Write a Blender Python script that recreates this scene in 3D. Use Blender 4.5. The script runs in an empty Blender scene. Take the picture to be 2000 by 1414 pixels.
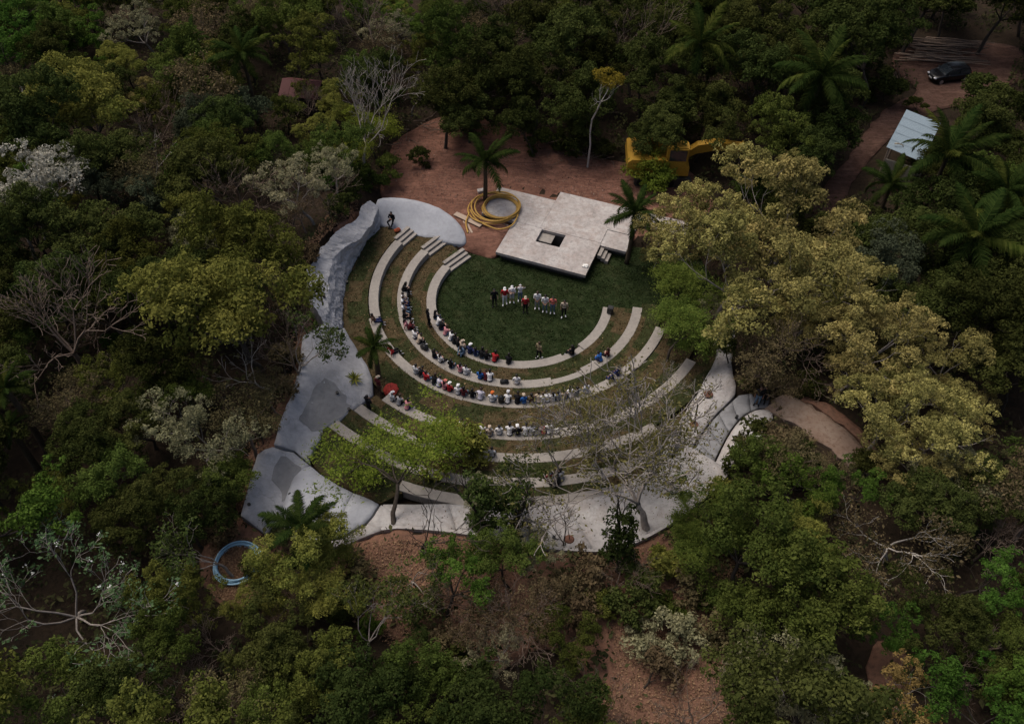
import bpy, bmesh, math, random
import numpy as np
from mathutils import Vector, Matrix
from mathutils.geometry import delaunay_2d_cdt

rad = math.radians
SC = bpy.context.scene
COL = SC.collection

# ---------------------------------------------------------------- camera, sky, sun, exposure
FPX, PITCH, CAMH = 1650.0, rad(48.925), 38.0
cd = bpy.data.cameras.new('camera'); cam = bpy.data.objects.new('camera', cd); COL.objects.link(cam)
cam.location = (0, 0, CAMH); cam.rotation_euler = (math.pi / 2 - PITCH, 0, 0)
cd.sensor_width = 36.0; cd.lens = 36.0 * FPX / 2000.0; cd.clip_start = 0.5; cd.clip_end = 2000
SC.camera = cam

SUN_EL, SUN_AZ = rad(64), rad(-50)          # azimuth measured from +Y (away from the camera) clockwise
world = bpy.data.worlds.new('World'); SC.world = world; world.use_nodes = True
wn = world.node_tree; wn.nodes.clear()
wo = wn.nodes.new('ShaderNodeOutputWorld'); wb = wn.nodes.new('ShaderNodeBackground'); ws = wn.nodes.new('ShaderNodeTexSky')
ws.sky_type = 'NISHITA'; ws.sun_disc = False; ws.sun_elevation = SUN_EL; ws.sun_rotation = SUN_AZ
ws.air_density = 1.0; ws.dust_density = 6.0; ws.ozone_density = 0.4
wb.inputs['Strength'].default_value = 0.095
wn.links.new(ws.outputs[0], wb.inputs[0]); wn.links.new(wb.outputs[0], wo.inputs[0])
sd = bpy.data.lights.new('sun', 'SUN'); sun = bpy.data.objects.new('sun', sd); COL.objects.link(sun)
sd.energy = 1.5; sd.angle = rad(35); sd.color = (1.0, 0.95, 0.88)
sdir = Vector((math.sin(SUN_AZ) * math.cos(SUN_EL), math.cos(SUN_AZ) * math.cos(SUN_EL), math.sin(SUN_EL)))
sun.rotation_euler = sdir.to_track_quat('Z', 'Y').to_euler(); sun.location = (0, 40, 60)
SC.view_settings.view_transform = 'Standard'; SC.view_settings.look = 'None'
SC.view_settings.exposure = 0.35; SC.view_settings.gamma = 1.0
SC.cycles.max_bounces = 5; SC.cycles.diffuse_bounces = 3; SC.cycles.transparent_max_bounces = 4
SC.cycles.use_denoising = True

# ---------------------------------------------------------------- helpers
CX, CY = 0.481, 38.575                       # centre of the arena
RING = {1: 5.64, 2: 7.455, 3: 9.256, 4: 11.78, 5: 13.53, 6: 15.30, 7: 16.67}
STEP = 0.42
ZR = {k: STEP * (k - 1) for k in RING}
FLOOR = -0.42
rng = np.random.default_rng(7)
random.seed(7)

def G(px, py, z):
    """survey a point of the photograph onto the level z"""
    u = (px - 1000) / FPX; v = (py - 707) / FPX
    dz = -math.sin(PITCH) - v * math.cos(PITCH); t = (z - CAMH) / dz
    return (t * u, t * (math.cos(PITCH) - v * math.sin(PITCH)))
def PX(x, y, z):
    dy = y * math.cos(PITCH) - (z - CAMH) * math.sin(PITCH)
    up = y * math.sin(PITCH) + (z - CAMH) * math.cos(PITCH)
    return 1000 + FPX * x / dy, 707 - FPX * up / dy, dy
def pol(az, r):
    return CX + r * math.cos(rad(az)), CY + r * math.sin(rad(az))
def sm(t):
    t = np.clip(t, 0, 1); return t * t * (3 - 2 * t)
def vnoise(x, y, s=1.0, seed=0):
    x = np.asarray(x, float) / s; y = np.asarray(y, float) / s
    return (np.sin(x * 1.7 + seed + 1.3 * np.sin(y * 1.1 + seed * 2)) + np.sin(y * 1.9 - seed + 1.1 * np.sin(x * 1.3 + 2.2))
            + 0.5 * np.sin(x * 3.7 + y * 3.1 + seed)) / 2.5

def tz(x, y, cut=True):
    """height of the natural ground"""
    x = np.asarray(x, float); y = np.asarray(y, float)
    zs = 0.1 + 2.6 * sm((43.0 - y) / 15.0)
    west = sm((-9.0 - x) / 2.5) * sm((54 - y) / 9.0)
    z = np.maximum(zs, 0.1 + 2.9 * west)
    z = z - 0.07 * np.clip(18.5 - y, 0, 60) + 0.18 * vnoise(x, y, 5.0, 1) + 0.05 * vnoise(x, y, 1.3, 3)
    z = z - 0.12 * sm((19.6 - y) / 1.0)
    if BOWL and cut:
        r = np.hypot(x - CX, y - CY)
        z = np.where(inpoly(x, y, BOWL), np.minimum(z, -0.75 + np.clip(r - 5.3, 0, 99) * 0.215), z)
    for P, (lo, hi), f, dep in (CARVE if cut else ()):
        k = (x > lo[0]) & (x < hi[0]) & (y > lo[1]) & (y < hi[1])
        if k.any():
            inn_ = k & inpoly(x, y, P)
            near = inn_.copy()
            for ox, oy in ((.4, 0), (-.4, 0), (0, .4), (0, -.4)): near |= k & inpoly(x + ox, y + oy, P)
            if near.any():
                z = np.array(z); near &= ~inn_
                if near.any(): z[near] = np.minimum(z[near], f(x[near], y[near]) - 0.14)
                if inn_.any(): z[inn_] = np.minimum(z[inn_], f(x[inn_], y[inn_]) - dep)
    return z
BOWL = []; CARVE = []
def carve(P, f, dep=0.35):
    P = np.array([p[:2] for p in P], float)
    CARVE.append((P, (P.min(0) - .5, P.max(0) + .5), f, dep))
def tzn(x, y): return float(tz(np.array([x]), np.array([y]), False)[0])
def tz1(x, y): return float(tz(np.array([x]), np.array([y]))[0])

def tag(o, label=None, cat=None, group=None, kind=None):
    if label: o['label'] = label
    if cat: o['category'] = cat
    if group: o['group'] = group
    if kind: o['kind'] = kind
    return o
def link(o, parent=None):
    COL.objects.link(o)
    if parent is not None: o.parent = parent
    return o
def empty(name, loc=(0, 0, 0), rz=0.0, sc=1.0, parent=None):
    o = bpy.data.objects.new(name, None); o.location = loc; o.rotation_euler = (0, 0, rz)
    o.scale = (sc, sc, sc) if not isinstance(sc, tuple) else sc
    o.empty_display_size = 0.2
    return link(o, parent)
def mkmesh(name, V, F, mat=None, smooth=False, uv=None, tint=None):
    me = bpy.data.meshes.new(name)
    if isinstance(F, np.ndarray):
        V = np.asarray(V, np.float32); n, k = F.shape
        me.vertices.add(len(V)); me.vertices.foreach_set('co', V.ravel())
        me.loops.add(n * k); me.loops.foreach_set('vertex_index', F.astype(np.int32).ravel())
        me.polygons.add(n); me.polygons.foreach_set('loop_start', np.arange(n, dtype=np.int32) * k)
        me.update(calc_edges=True)
    else:
        me.from_pydata([tuple(map(float, v)) for v in V], [], F); me.update()
    if mat: me.materials.append(mat)
    if smooth: me.polygons.foreach_set('use_smooth', [True] * len(me.polygons))
    if uv is not None:
        l = me.uv_layers.new(name='UVMap'); vi = np.zeros(len(me.loops), np.int32); me.loops.foreach_get('vertex_index', vi)
        l.data.foreach_set('uv', np.asarray(uv, np.float32)[vi].ravel())
    if tint is not None:
        a = me.attributes.new('tint', 'FLOAT', 'FACE'); a.data.foreach_set('value', np.asarray(tint, np.float32))
    return me
def mobj(name, me, parent=None, loc=None, rot=None):
    o = bpy.data.objects.new(name, me)
    if loc: o.location = loc
    if rot: o.rotation_euler = rot
    return link(o, parent)

class MB:
    """collects boxes, tubes and polygons into one mesh"""
    def __init__(s): s.V = []; s.F = []
    def add(s, V, F):
        n = len(s.V); s.V += [tuple(v) for v in V]; s.F += [tuple(i + n for i in f) for f in F]
    def box(s, c, d, M=None):
        x, y, z = d[0] / 2, d[1] / 2, d[2] / 2
        V = [Vector((sx * x, sy * y, sz * z)) for sz in (-1, 1) for sy in (-1, 1) for sx in (-1, 1)]
        if M is not None: V = [M @ v for v in V]
        V = [v + Vector(c) for v in V]
        s.add(V, [(0, 2, 3, 1), (4, 5, 7, 6), (0, 1, 5, 4), (2, 6, 7, 3), (0, 4, 6, 2), (1, 3, 7, 5)])
    def tube(s, P, R, k=8, cap=True, closed=False):
        V, F = tube(P, R, k, cap, closed); s.add(V, F)
    def cyl(s, a, b, r, k=12, r2=None): s.tube([a, b], [r, r if r2 is None else r2], k)
    def mesh(s, name, mat=None, smooth=False): return mkmesh(name, s.V, s.F, mat, smooth)
    def obj(s, name, mat, parent=None, smooth=False, bevel=0):
        me = s.mesh(name, mat, smooth)
        if bevel:
            bm = bmesh.new(); bm.from_mesh(me)
            bmesh.ops.bevel(bm, geom=bm.edges[:], offset=bevel, segments=2, affect='EDGES', clamp_overlap=True)
            bm.to_mesh(me); bm.free()
        return mobj(name, me, parent)

def tube(P, R, k=8, cap=True, closed=False):
    P = [Vector(p) for p in P]; n = len(P); V = []; F = []
    up = None
    for i in range(n):
        if closed: d = P[(i + 1) % n] - P[i - 1]
        else: d = P[min(i + 1, n - 1)] - P[max(i - 1, 0)]
        if d.length < 1e-9: d = Vector((0, 0, 1))
        d.normalize()
        if up is None: up = Vector((0, 0, 1)) if abs(d.z) < 0.9 else Vector((1, 0, 0))
        a = d.cross(up)
        if a.length < 1e-6: a = d.orthogonal()
        a.normalize(); b = a.cross(d); up = b
        r = R[i] if hasattr(R, '__len__') else R
        for j in range(k):
            t = 2 * math.pi * j / k; V.append(P[i] + (a * math.cos(t) + b * math.sin(t)) * r)
    m = n if closed else n - 1
    for i in range(m):
        for j in range(k):
            F.append((i * k + j, i * k + (j + 1) % k, ((i + 1) % n) * k + (j + 1) % k, ((i + 1) % n) * k + j))
    if cap and not closed:
        F.append(tuple(range(k))[::-1]); F.append(tuple((n - 1) * k + j for j in range(k)))
    return V, F

# ---------------------------------------------------------------- materials
def newmat(name):
    m = bpy.data.materials.new(name); m.use_nodes = True
    nt = m.node_tree; nt.nodes.clear()
    out = nt.nodes.new('ShaderNodeOutputMaterial')
    return m, nt, out
def N(nt, t, **kw):
    n = nt.nodes.new(t)
    for k, v in kw.items():
        if k.startswith('_'): setattr(n, k[1:], v)
        else: n.inputs[k].default_value = v
    return n
def mixc(nt, f, a, b, blend='MIX'):
    n = nt.nodes.new('ShaderNodeMix'); n.data_type = 'RGBA'; n.blend_type = blend
    for s, v in ((n.inputs[0], f), (n.inputs[6], a), (n.inputs[7], b)):
        if isinstance(v, bpy.types.NodeSocket): nt.links.new(v, s)
        elif isinstance(v, (int, float)): s.default_value = v
        else: s.default_value = (*v[:3], 1)
    return n.outputs[2]
def ramp(nt, f, lo, hi):
    n = nt.nodes.new('ShaderNodeMapRange'); n.inputs['From Min'].default_value = lo; n.inputs['From Max'].default_value = hi
    nt.links.new(f, n.inputs['Value']); return n.outputs[0]
def noise(nt, vec, scale, detail=4, rough=0.6, dist=0.0):
    n = nt.nodes.new('ShaderNodeTexNoise'); n.inputs['Scale'].default_value = scale; n.inputs['Detail'].default_value = detail
    n.inputs['Roughness'].default_value = rough; n.inputs['Distortion'].default_value = dist
    if vec is not None: nt.links.new(vec, n.inputs['Vector'])
    return n.outputs[0]
def mapping(nt, vec, sc=(1, 1, 1), rot=(0, 0, 0)):
    n = nt.nodes.new('ShaderNodeMapping'); n.inputs['Scale'].default_value = sc; n.inputs['Rotation'].default_value = rot
    nt.links.new(vec, n.inputs['Vector']); return n.outputs[0]
def finish(nt, out, col, rough=0.9, bump=None, bstr=0.3, bdist=0.05, spec=0.2, metal=0.0):
    b = nt.nodes.new('ShaderNodeBsdfPrincipled')
    if isinstance(col, bpy.types.NodeSocket): nt.links.new(col, b.inputs['Base Color'])
    else: b.inputs['Base Color'].default_value = (*col, 1)
    b.inputs['Roughness'].default_value = rough; b.inputs['Specular IOR Level'].default_value = spec; b.inputs['Metallic'].default_value = metal
    if bump is not None:
        n = nt.nodes.new('ShaderNodeBump'); n.inputs['Strength'].default_value = bstr; n.inputs['Distance'].default_value = bdist
        nt.links.new(bump, n.inputs['Height']); nt.links.new(n.outputs[0], b.inputs['Normal'])
    nt.links.new(b.outputs[0], out.inputs[0])
def pos(nt): return nt.nodes.new('ShaderNodeNewGeometry').outputs['Position']
def objc(nt): return nt.nodes.new('ShaderNodeTexCoord').outputs['Object']

def plain(name, col, rough=0.6, spec=0.3, metal=0.0, var=0.12):
    m, nt, out = newmat(name)
    f = noise(nt, objc(nt), 9.0, 3)
    c = mixc(nt, f, tuple(c * (1 - var) for c in col), tuple(min(1, c * (1 + var)) for c in col))
    finish(nt, out, c, rough, None, spec=spec, metal=metal); return m

def concrete(name, a, b, stain, stain_amt=0.6, dirt=None, dirt_amt=0.0, crack=True, blotch=0.22):
    m, nt, out = newmat(name); p = pos(nt)
    n1 = noise(nt, p, 0.55, 6, 0.65, 0.4); n2 = noise(nt, p, 4.0, 5, 0.7); n3 = noise(nt, p, 22.0, 3, 0.7)
    c = mixc(nt, ramp(nt, n1, 0.35, 0.65), a, b)
    st = noise(nt, mapping(nt, p, (1.0, 1.0, 0.25)), 0.9, 7, 0.75, 0.8)
    c = mixc(nt, ramp(nt, st, 0.53, 0.72), c, stain)
    k = nt.nodes.new('ShaderNodeMath'); k.operation = 'MULTIPLY'; k.inputs[1].default_value = stain_amt
    # soften the stain mask
    nt.links.new(ramp(nt, st, 0.53, 0.72), k.inputs[0]); c = mixc(nt, k.outputs[0], mixc(nt, ramp(nt, n1, 0.35, 0.65), a, b), stain)
    if dirt is not None:
        d = ramp(nt, noise(nt, p, 0.8, 6, 0.7, 0.6), 0.48, 0.66)
        k2 = nt.nodes.new('ShaderNodeMath'); k2.operation = 'MULTIPLY'; k2.inputs[1].default_value = dirt_amt
        nt.links.new(d, k2.inputs[0]); c = mixc(nt, k2.outputs[0], c, dirt)
    c = mixc(nt, ramp(nt, n2, 0.36, 0.6), mixc(nt, blotch, c, (0.10, 0.095, 0.09)), c)
    n5 = noise(nt, p, 1.9, 8, 0.8, 1.2); c = mixc(nt, ramp(nt, n5, 0.58, 0.70), c, mixc(nt, blotch * 1.3, c, (0.08, 0.07, 0.065)))
    if crack:
        v = nt.nodes.new('ShaderNodeTexVoronoi'); v.feature = 'DISTANCE_TO_EDGE'; v.inputs['Scale'].default_value = 0.33
        w = nt.nodes.new('ShaderNodeVectorMath'); w.operation = 'ADD'
        nz = nt.nodes.new('ShaderNodeTexNoise'); nz.inputs['Scale'].default_value = 1.6; nt.links.new(p, nz.inputs['Vector'])
        nt.links.new(p, w.inputs[0]); nt.links.new(nz.outputs[1], w.inputs[1]); nt.links.new(w.outputs[0], v.inputs['Vector'])
        mk = nt.nodes.new('ShaderNodeMapRange'); mk.inputs['From Min'].default_value = 0.004; mk.inputs['From Max'].default_value = 0.012
        mk.inputs['To Min'].default_value = 0.3; mk.inputs['To Max'].default_value = 0.0
        nt.links.new(v.outputs['Distance'], mk.inputs['Value']); c = mixc(nt, mk.outputs[0], c, (0.13, 0.13, 0.13))
    finish(nt, out, c, 0.9, n3, 0.25, 0.02); return m

M_SHOT = concrete('shotcrete', (0.384, 0.384, 0.403), (0.288, 0.288, 0.302), (0.163, 0.163, 0.168), 0.6)
M_APRON = concrete('apron_concrete', (0.390, 0.400, 0.428), (0.335, 0.343, 0.372), (0.242, 0.242, 0.260), 0.45, crack=False, blotch=0.14)
M_PATH = concrete('path_concrete', (0.175, 0.175, 0.18), (0.23, 0.23, 0.235), (0.11, 0.11, 0.115), 0.75)
M_PROM = concrete('promenade_concrete', (0.430, 0.410, 0.395), (0.352, 0.332, 0.324), (0.196, 0.186, 0.177), 0.6, (0.274, 0.215, 0.177), 0.4, crack=False, blotch=0.3)
M_BENCH = concrete('bench_concrete', (0.312, 0.282, 0.250), (0.263, 0.238, 0.215), (0.168, 0.147, 0.126), 0.4, crack=False, blotch=0.26)
M_STAGE = concrete('stage_concrete', (0.479, 0.450, 0.428), (0.356, 0.316, 0.296), (0.212, 0.177, 0.158), 0.6, (0.322, 0.251, 0.219), 0.6, blotch=0.34)
M_SLAB = concrete('slab_concrete', (0.240, 0.240, 0.248), (0.200, 0.200, 0.208), (0.128, 0.128, 0.132), 0.6, crack=False)
M_DARKC = plain('shade_toned_concrete', (0.06, 0.058, 0.055), 0.9, 0.1)  # dark colour carries the shade beneath the stage overhang and inside the pit

def soil(name, a, b, c3, streak=None, scale=1.0):
    m, nt, out = newmat(name); p = pos(nt)
    n1 = noise(nt, p, 0.5 * scale, 6, 0.7, 0.5); n2 = noise(nt, p, 3.5 * scale, 6, 0.75); n3 = noise(nt, p, 14.0, 4, 0.8)
    c = mixc(nt, ramp(nt, n1, 0.35, 0.65), a, b)
    c = mixc(nt, ramp(nt, n2, 0.48, 0.7), c, c3)
    if streak:
        sn = noise(nt, mapping(nt, p, (0.45, 2.2, 1.0), (0, 0, rad(streak))), 1.0, 6, 0.7, 1.4)
        c = mixc(nt, ramp(nt, sn, 0.5, 0.85), c, tuple(min(1, x * 1.7) for x in b))
        sn2 = noise(nt, mapping(nt, p, (0.4, 2.6, 1.0), (0, 0, rad(streak + 7))), 1.2, 5, 0.7, 1.2)
        c = mixc(nt, ramp(nt, sn2, 0.52, 0.8), c, tuple(x * 0.5 for x in a))
    finish(nt, out, c, 1.0, n3, 0.6, 0.06, spec=0.05); return m
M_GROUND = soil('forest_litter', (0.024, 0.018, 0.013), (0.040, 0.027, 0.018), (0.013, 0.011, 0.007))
M_YARD = soil('red_soil', (0.128, 0.063, 0.045), (0.200, 0.102, 0.073), (0.079, 0.040, 0.029), streak=14)
M_BANK = soil('leaf_littered_soil', (0.200, 0.105, 0.070), (0.135, 0.078, 0.055), (0.080, 0.048, 0.034))
M_ROAD = soil('track_soil', (0.066, 0.037, 0.028), (0.099, 0.059, 0.046), (0.036, 0.019, 0.014), streak=-28)
M_SAND = soil('sandy_path', (0.220, 0.171, 0.138), (0.171, 0.116, 0.088), (0.121, 0.073, 0.050))

def turf(name, g1, g2, brown1, brown2, brown_lo, brown_hi, bw, bh, blk):
    m, nt, out = newmat(name)
    uv = nt.nodes.new('ShaderNodeTexCoord').outputs['UV']; p = pos(nt)
    br = nt.nodes.new('ShaderNodeTexBrick'); br.offset = 0.5; br.inputs['Scale'].default_value = 1.0
    br.inputs['Brick Width'].default_value = bw; br.inputs['Row Height'].default_value = bh
    br.inputs['Mortar Size'].default_value = 0.012; br.inputs['Color1'].default_value = (0, 0, 0, 1); br.inputs['Color2'].default_value = (1, 1, 1, 1)
    br.inputs['Mortar'].default_value = (0.5, 0.5, 0.5, 1); nt.links.new(uv, br.inputs['Vector'])
    n0 = noise(nt, p, 0.33, 4, 0.6, 0.3); n1 = noise(nt, p, 1.6, 6, 0.75, 0.4); n2 = noise(nt, p, 9.0, 5, 0.8)
    def add(a, b, k):
        n = nt.nodes.new('ShaderNodeMath'); n.operation = 'MULTIPLY_ADD'; nt.links.new(a, n.inputs[0]); n.inputs[1].default_value = k
        nt.links.new(b, n.inputs[2]); return n.outputs[0]
    f = add(br.outputs[0], add(n1, n0, 0.55), blk)
    g = mixc(nt, ramp(nt, n2, 0.3, 0.7), g1, g2)
    bb = mixc(nt, ramp(nt, n1, 0.4, 0.62), brown1, brown2)
    c = mixc(nt, ramp(nt, f, brown_lo, brown_hi), g, bb)
    c = mixc(nt, ramp(nt, n2, 0.42, 0.75), mixc(nt, 0.45, c, (0.01, 0.012, 0.006)), c)
    n4 = noise(nt, p, 2.2, 7, 0.9, 0.5)
    c = mixc(nt, ramp(nt, n4, 0.50, 0.62), c, mixc(nt, 0.45, c, (0.060, 0.068, 0.034)))
    c = mixc(nt, ramp(nt, n4, 0.49, 0.38), c, mixc(nt, 0.7, c, (0.006, 0.008, 0.003)))
    k = nt.nodes.new('ShaderNodeMath'); k.operation = 'MULTIPLY'; k.inputs[1].default_value = 0.35; nt.links.new(br.outputs['Fac'], k.inputs[0])
    c = mixc(nt, k.outputs[0], c, (0.02, 0.02, 0.01))
    finish(nt, out, c, 1.0, n2, 0.7, 0.06, spec=0.05); return m
M_TURF = turf('terrace_turf', (0.031, 0.039, 0.014), (0.053, 0.058, 0.022), (0.089, 0.065, 0.034), (0.128, 0.083, 0.046), 0.98, 1.14, 1.9, 0.9, 0.62)
M_LAWN = turf('arena_lawn', (0.012, 0.023, 0.007), (0.025, 0.041, 0.013), (0.045, 0.046, 0.020), (0.058, 0.053, 0.024), 0.92, 1.35, 1.2, 0.6, 0.16)

def leafmat(name, a, b, trans=0.25, hue=0.03, val=0.35, rough=0.6):
    m, nt, out = newmat(name)
    at = nt.nodes.new('ShaderNodeAttribute'); at.attribute_name = 'tint'
    oi = nt.nodes.new('ShaderNodeObjectInfo')
    c = mixc(nt, at.outputs['Fac'], a, b)
    h = nt.nodes.new('ShaderNodeHueSaturation')
    mr = nt.nodes.new('ShaderNodeMapRange'); mr.inputs['To Min'].default_value = 0.5 - hue; mr.inputs['To Max'].default_value = 0.5 + hue
    nt.links.new(oi.outputs['Random'], mr.inputs['Value']); nt.links.new(mr.outputs[0], h.inputs['Hue'])
    ml = nt.nodes.new('ShaderNodeMath'); ml.operation = 'MULTIPLY'; ml.inputs[1].default_value = 7.31
    fr = nt.nodes.new('ShaderNodeMath'); fr.operation = 'FRACT'; nt.links.new(oi.outputs['Random'], ml.inputs[0]); nt.links.new(ml.outputs[0], fr.inputs[0])
    mv = nt.nodes.new('ShaderNodeMapRange'); mv.inputs['To Min'].default_value = 1 - val; mv.inputs['To Max'].default_value = 1 + val
    nt.links.new(fr.outputs[0], mv.inputs['Value']); nt.links.new(mv.outputs[0], h.inputs['Value']); nt.links.new(c, h.inputs['Color'])
    d = nt.nodes.new('ShaderNodeBsdfDiffuse'); t = nt.nodes.new('ShaderNodeBsdfTranslucent'); mx = nt.nodes.new('ShaderNodeMixShader'); mx.inputs[0].default_value = trans
    nt.links.new(h.outputs[0], d.inputs[0]); nt.links.new(h.outputs[0], t.inputs[0])
    nt.links.new(d.outputs[0], mx.inputs[1]); nt.links.new(t.outputs[0], mx.inputs[2]); nt.links.new(mx.outputs[0], out.inputs[0])
    return m
def barkmat(name, a, b):
    m, nt, out = newmat(name); p = objc(nt)
    n = noise(nt, mapping(nt, p, (3, 3, 0.7)), 2.5, 5, 0.7)
    finish(nt, out, mixc(nt, ramp(nt, n, 0.35, 0.65), a, b), 0.95, n, 0.4, 0.03, spec=0.1); return m
BK_DARK = barkmat('dark_bark', (0.035, 0.028, 0.022), (0.075, 0.062, 0.052))
BK_GREY = barkmat('grey_bark', (0.19, 0.165, 0.145), (0.32, 0.28, 0.25))
BK_BROWN = barkmat('brown_twigs', (0.12, 0.085, 0.065), (0.19, 0.145, 0.115))
BK_HERO = barkmat('grey_brown_bark', (0.12, 0.098, 0.083), (0.26, 0.222, 0.195))
BK_WHITE = barkmat('pale_bark', (0.30, 0.27, 0.235), (0.44, 0.40, 0.36))
BK_PALM = barkmat('palm_bark', (0.05, 0.038, 0.026), (0.10, 0.075, 0.05))

# ---------------------------------------------------------------- surfaces fitted through surveyed points
def rbf(pts):
    A = np.array(pts, float); n = len(A)
    D = np.hypot(A[:, None, 0] - A[None, :, 0], A[:, None, 1] - A[None, :, 1])
    K = np.zeros((n + 1, n + 1)); K[:n, :n] = D + np.eye(n) * 1e-3; K[:n, n] = 1; K[n, :n] = 1
    w = np.linalg.solve(K, np.append(A[:, 2], 0))
    def f(x, y):
        d = np.hypot(np.asarray(x)[:, None] - A[None, :, 0], np.asarray(y)[:, None] - A[None, :, 1])
        return d @ w[:n] + w[n]
    return f
def inpoly(x, y, P):
    P = np.asarray(P); x = np.asarray(x); y = np.asarray(y); c = np.zeros(x.shape, bool); j = len(P) - 1
    for i in range(len(P)):
        xi, yi = P[i]; xj, yj = P[j]
        t = ((yi > y) != (yj > y)) & (x < (xj - xi) * (y - yi) / (yj - yi + 1e-12) + xi); c ^= t; j = i
    return c
def chaikin(P, n=1):
    for _ in range(n):
        Q = []
        for i in range(len(P)):
            a = np.array(P[i], float); b = np.array(P[(i + 1) % len(P)], float); Q += [a * .75 + b * .25, a * .25 + b * .75]
        P = Q
    return [tuple(p) for p in P]
def patch(name, outline, ctrl=(), mat=None, step=0.35, skirt=0.5, rough=0.02, zf=None, smooth=True, round_n=1, edge_jit=0.0, uvscale=1.0, cut=True):
    """a real surface through the surveyed outline and control points (world x, y, z), with a skirt that gives it thickness"""
    O = chaikin(outline, round_n) if round_n else [tuple(p) for p in outline]
    dens = []
    for i in range(len(O)):
        a = np.array(O[i]); b = np.array(O[(i + 1) % len(O)]); k = max(1, int(np.hypot(*(b - a)[:2]) / step))
        dens += [tuple(a + (b - a) * t / k) for t in range(k)]
    O = [(p[0] + random.gauss(0, edge_jit), p[1] + random.gauss(0, edge_jit), p[2]) for p in dens] if edge_jit else dens
    f = zf or rbf(list(outline) + [tuple(c) for c in ctrl])
    P2 = np.array([(p[0], p[1]) for p in O])
    if cut and zf is None: carve(P2, f)
    lo, hi = P2.min(0), P2.max(0)
    gx, gy = np.meshgrid(np.arange(lo[0], hi[0], step), np.arange(lo[1], hi[1], step * 0.87))
    gx = gx + (np.arange(gx.shape[0]) % 2)[:, None] * step / 2
    gx = gx.ravel() + rng.uniform(-.12, .12, gx.size) * step; gy = gy.ravel() + rng.uniform(-.12, .12, gy.size) * step
    k = inpoly(gx, gy, P2); gx, gy = gx[k], gy[k]
    d = np.min(np.hypot(gx[:, None] - P2[None, :, 0], gy[:, None] - P2[None, :, 1]), 1) if len(gx) else np.array([])
    gx, gy = gx[d > step * 0.5], gy[d > step * 0.5]
    pts = [Vector((a, b)) for a, b in P2] + [Vector((a, b)) for a, b in zip(gx, gy)]
    n = len(P2)
    r = delaunay_2d_cdt(pts, [(i, (i + 1) % n) for i in range(n)], [], 1, 1e-5)
    vs = np.array([(v.x, v.y) for v in r[0]]); z = f(vs[:, 0], vs[:, 1])
    z = z + rough * (vnoise(vs[:, 0], vs[:, 1], 0.6, 5) + 0.6 * vnoise(vs[:, 0], vs[:, 1], 0.27, 9))
    V = [(a, b, c) for (a, b), c in zip(vs, z)]; F = [tuple(t) for t in r[2]]
    F = [t if (vs[t[1]][0] - vs[t[0]][0]) * (vs[t[2]][1] - vs[t[0]][1]) - (vs[t[1]][1] - vs[t[0]][1]) * (vs[t[2]][0] - vs[t[0]][0]) > 0 else t[::-1] for t in F]
    if skirt:
        cnt = {}
        for t in F:
            for a, b in zip(t, t[1:] + t[:1]): cnt[(a, b)] = 1
        low = {}
        for (a, b) in list(cnt):
            if (b, a) not in cnt:
                for q in (a, b):
                    if q not in low: low[q] = len(V); V.append((V[q][0], V[q][1], V[q][2] - skirt))
                F.append((b, a, low[a], low[b]))
    V = np.array(V)
    me = mkmesh(name, V, F, mat, False, uv=V[:, :2] * uvscale)
    if smooth:
        fl = [len(p.vertices) == 3 for p in me.polygons]; me.polygons.foreach_set('use_smooth', fl)
    return me
def W3(L): return [(*G(a, b, z), z) for a, b, z in L]
def on_ground(px, py, dz=0.0):
    z = 1.0
    for _ in range(8):
        x, y = G(px, py, z); z = tz1(x, y) + dz
    return x, y, z

# ================================================================= LAWN, TERRACES, CONCRETE
# lawn of the arena
lawn = [(*pol(a, 5.40), FLOOR) for a in range(146, 352, 6)]
lawn += [(9.4, 37.55, FLOOR), (12.6, 37.4, FLOOR), (13.4, 40.2, FLOOR), (12.6, 43.2, FLOOR), (8.0, 44.0, FLOOR), (0.0, 43.4, FLOOR), (-2.2, 43.35, FLOOR), (-3.4, 43.2, FLOOR)]
tag(mobj('arena_lawn', patch('arena_lawn', lawn, (), M_LAWN, 0.45, 0.3, 0.012, round_n=0)), kind='structure')

# terraces: one turf tread behind every bench
def arc_mesh(name, r0, r1, a0, a1, z, mat, skirt=0.5, da=2.0, nr=5, rough=0.012, top_only=False):
    n = max(2, int(abs(a1 - a0) / da)); V = []; F = []; uv = []
    A = np.linspace(a0, a1, n + 1)
    r0f = r0 if callable(r0) else (lambda a: r0); r1f = r1 if callable(r1) else (lambda a: r1)
    for a in A:
        for j in range(nr):
            r = r0f(a) + (r1f(a) - r0f(a)) * j / (nr - 1); x, y = pol(a, r)
            V.append((x, y, z + rough * float(vnoise(x, y, .5, 4)))); uv.append((rad(a) * (r0f(a) + r1f(a)) / 2, r))
    m = nr
    for i in range(n):
        for j in range(nr - 1): F.append((i * m + j, i * m + j + 1, (i + 1) * m + j + 1, (i + 1) * m + j))
    ring = [i * m for i in range(n + 1)] + [n * m + j for j in range(1, nr)] + [i * m + nr - 1 for i in range(n - 1, -1, -1)] + [j for j in range(nr - 2, 0, -1)]
    b = len(V)
    for q in ring: V.append((V[q][0], V[q][1], z - skirt)); uv.append(uv[q])
    k = len(ring)
    for i in range(k): F.append((ring[(i + 1) % k], ring[i], b + i, b + (i + 1) % k))
    F = [f[::-1] for f in F]
    return mkmesh(name, V, F, mat, False, uv=np.array(uv))
TREAD = {1: (132, 352), 2: (133, 353), 3: (146, 349), 4: (228, 331), 5: (228, 312), 6: (229, 298)}
BW = 0.30
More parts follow.
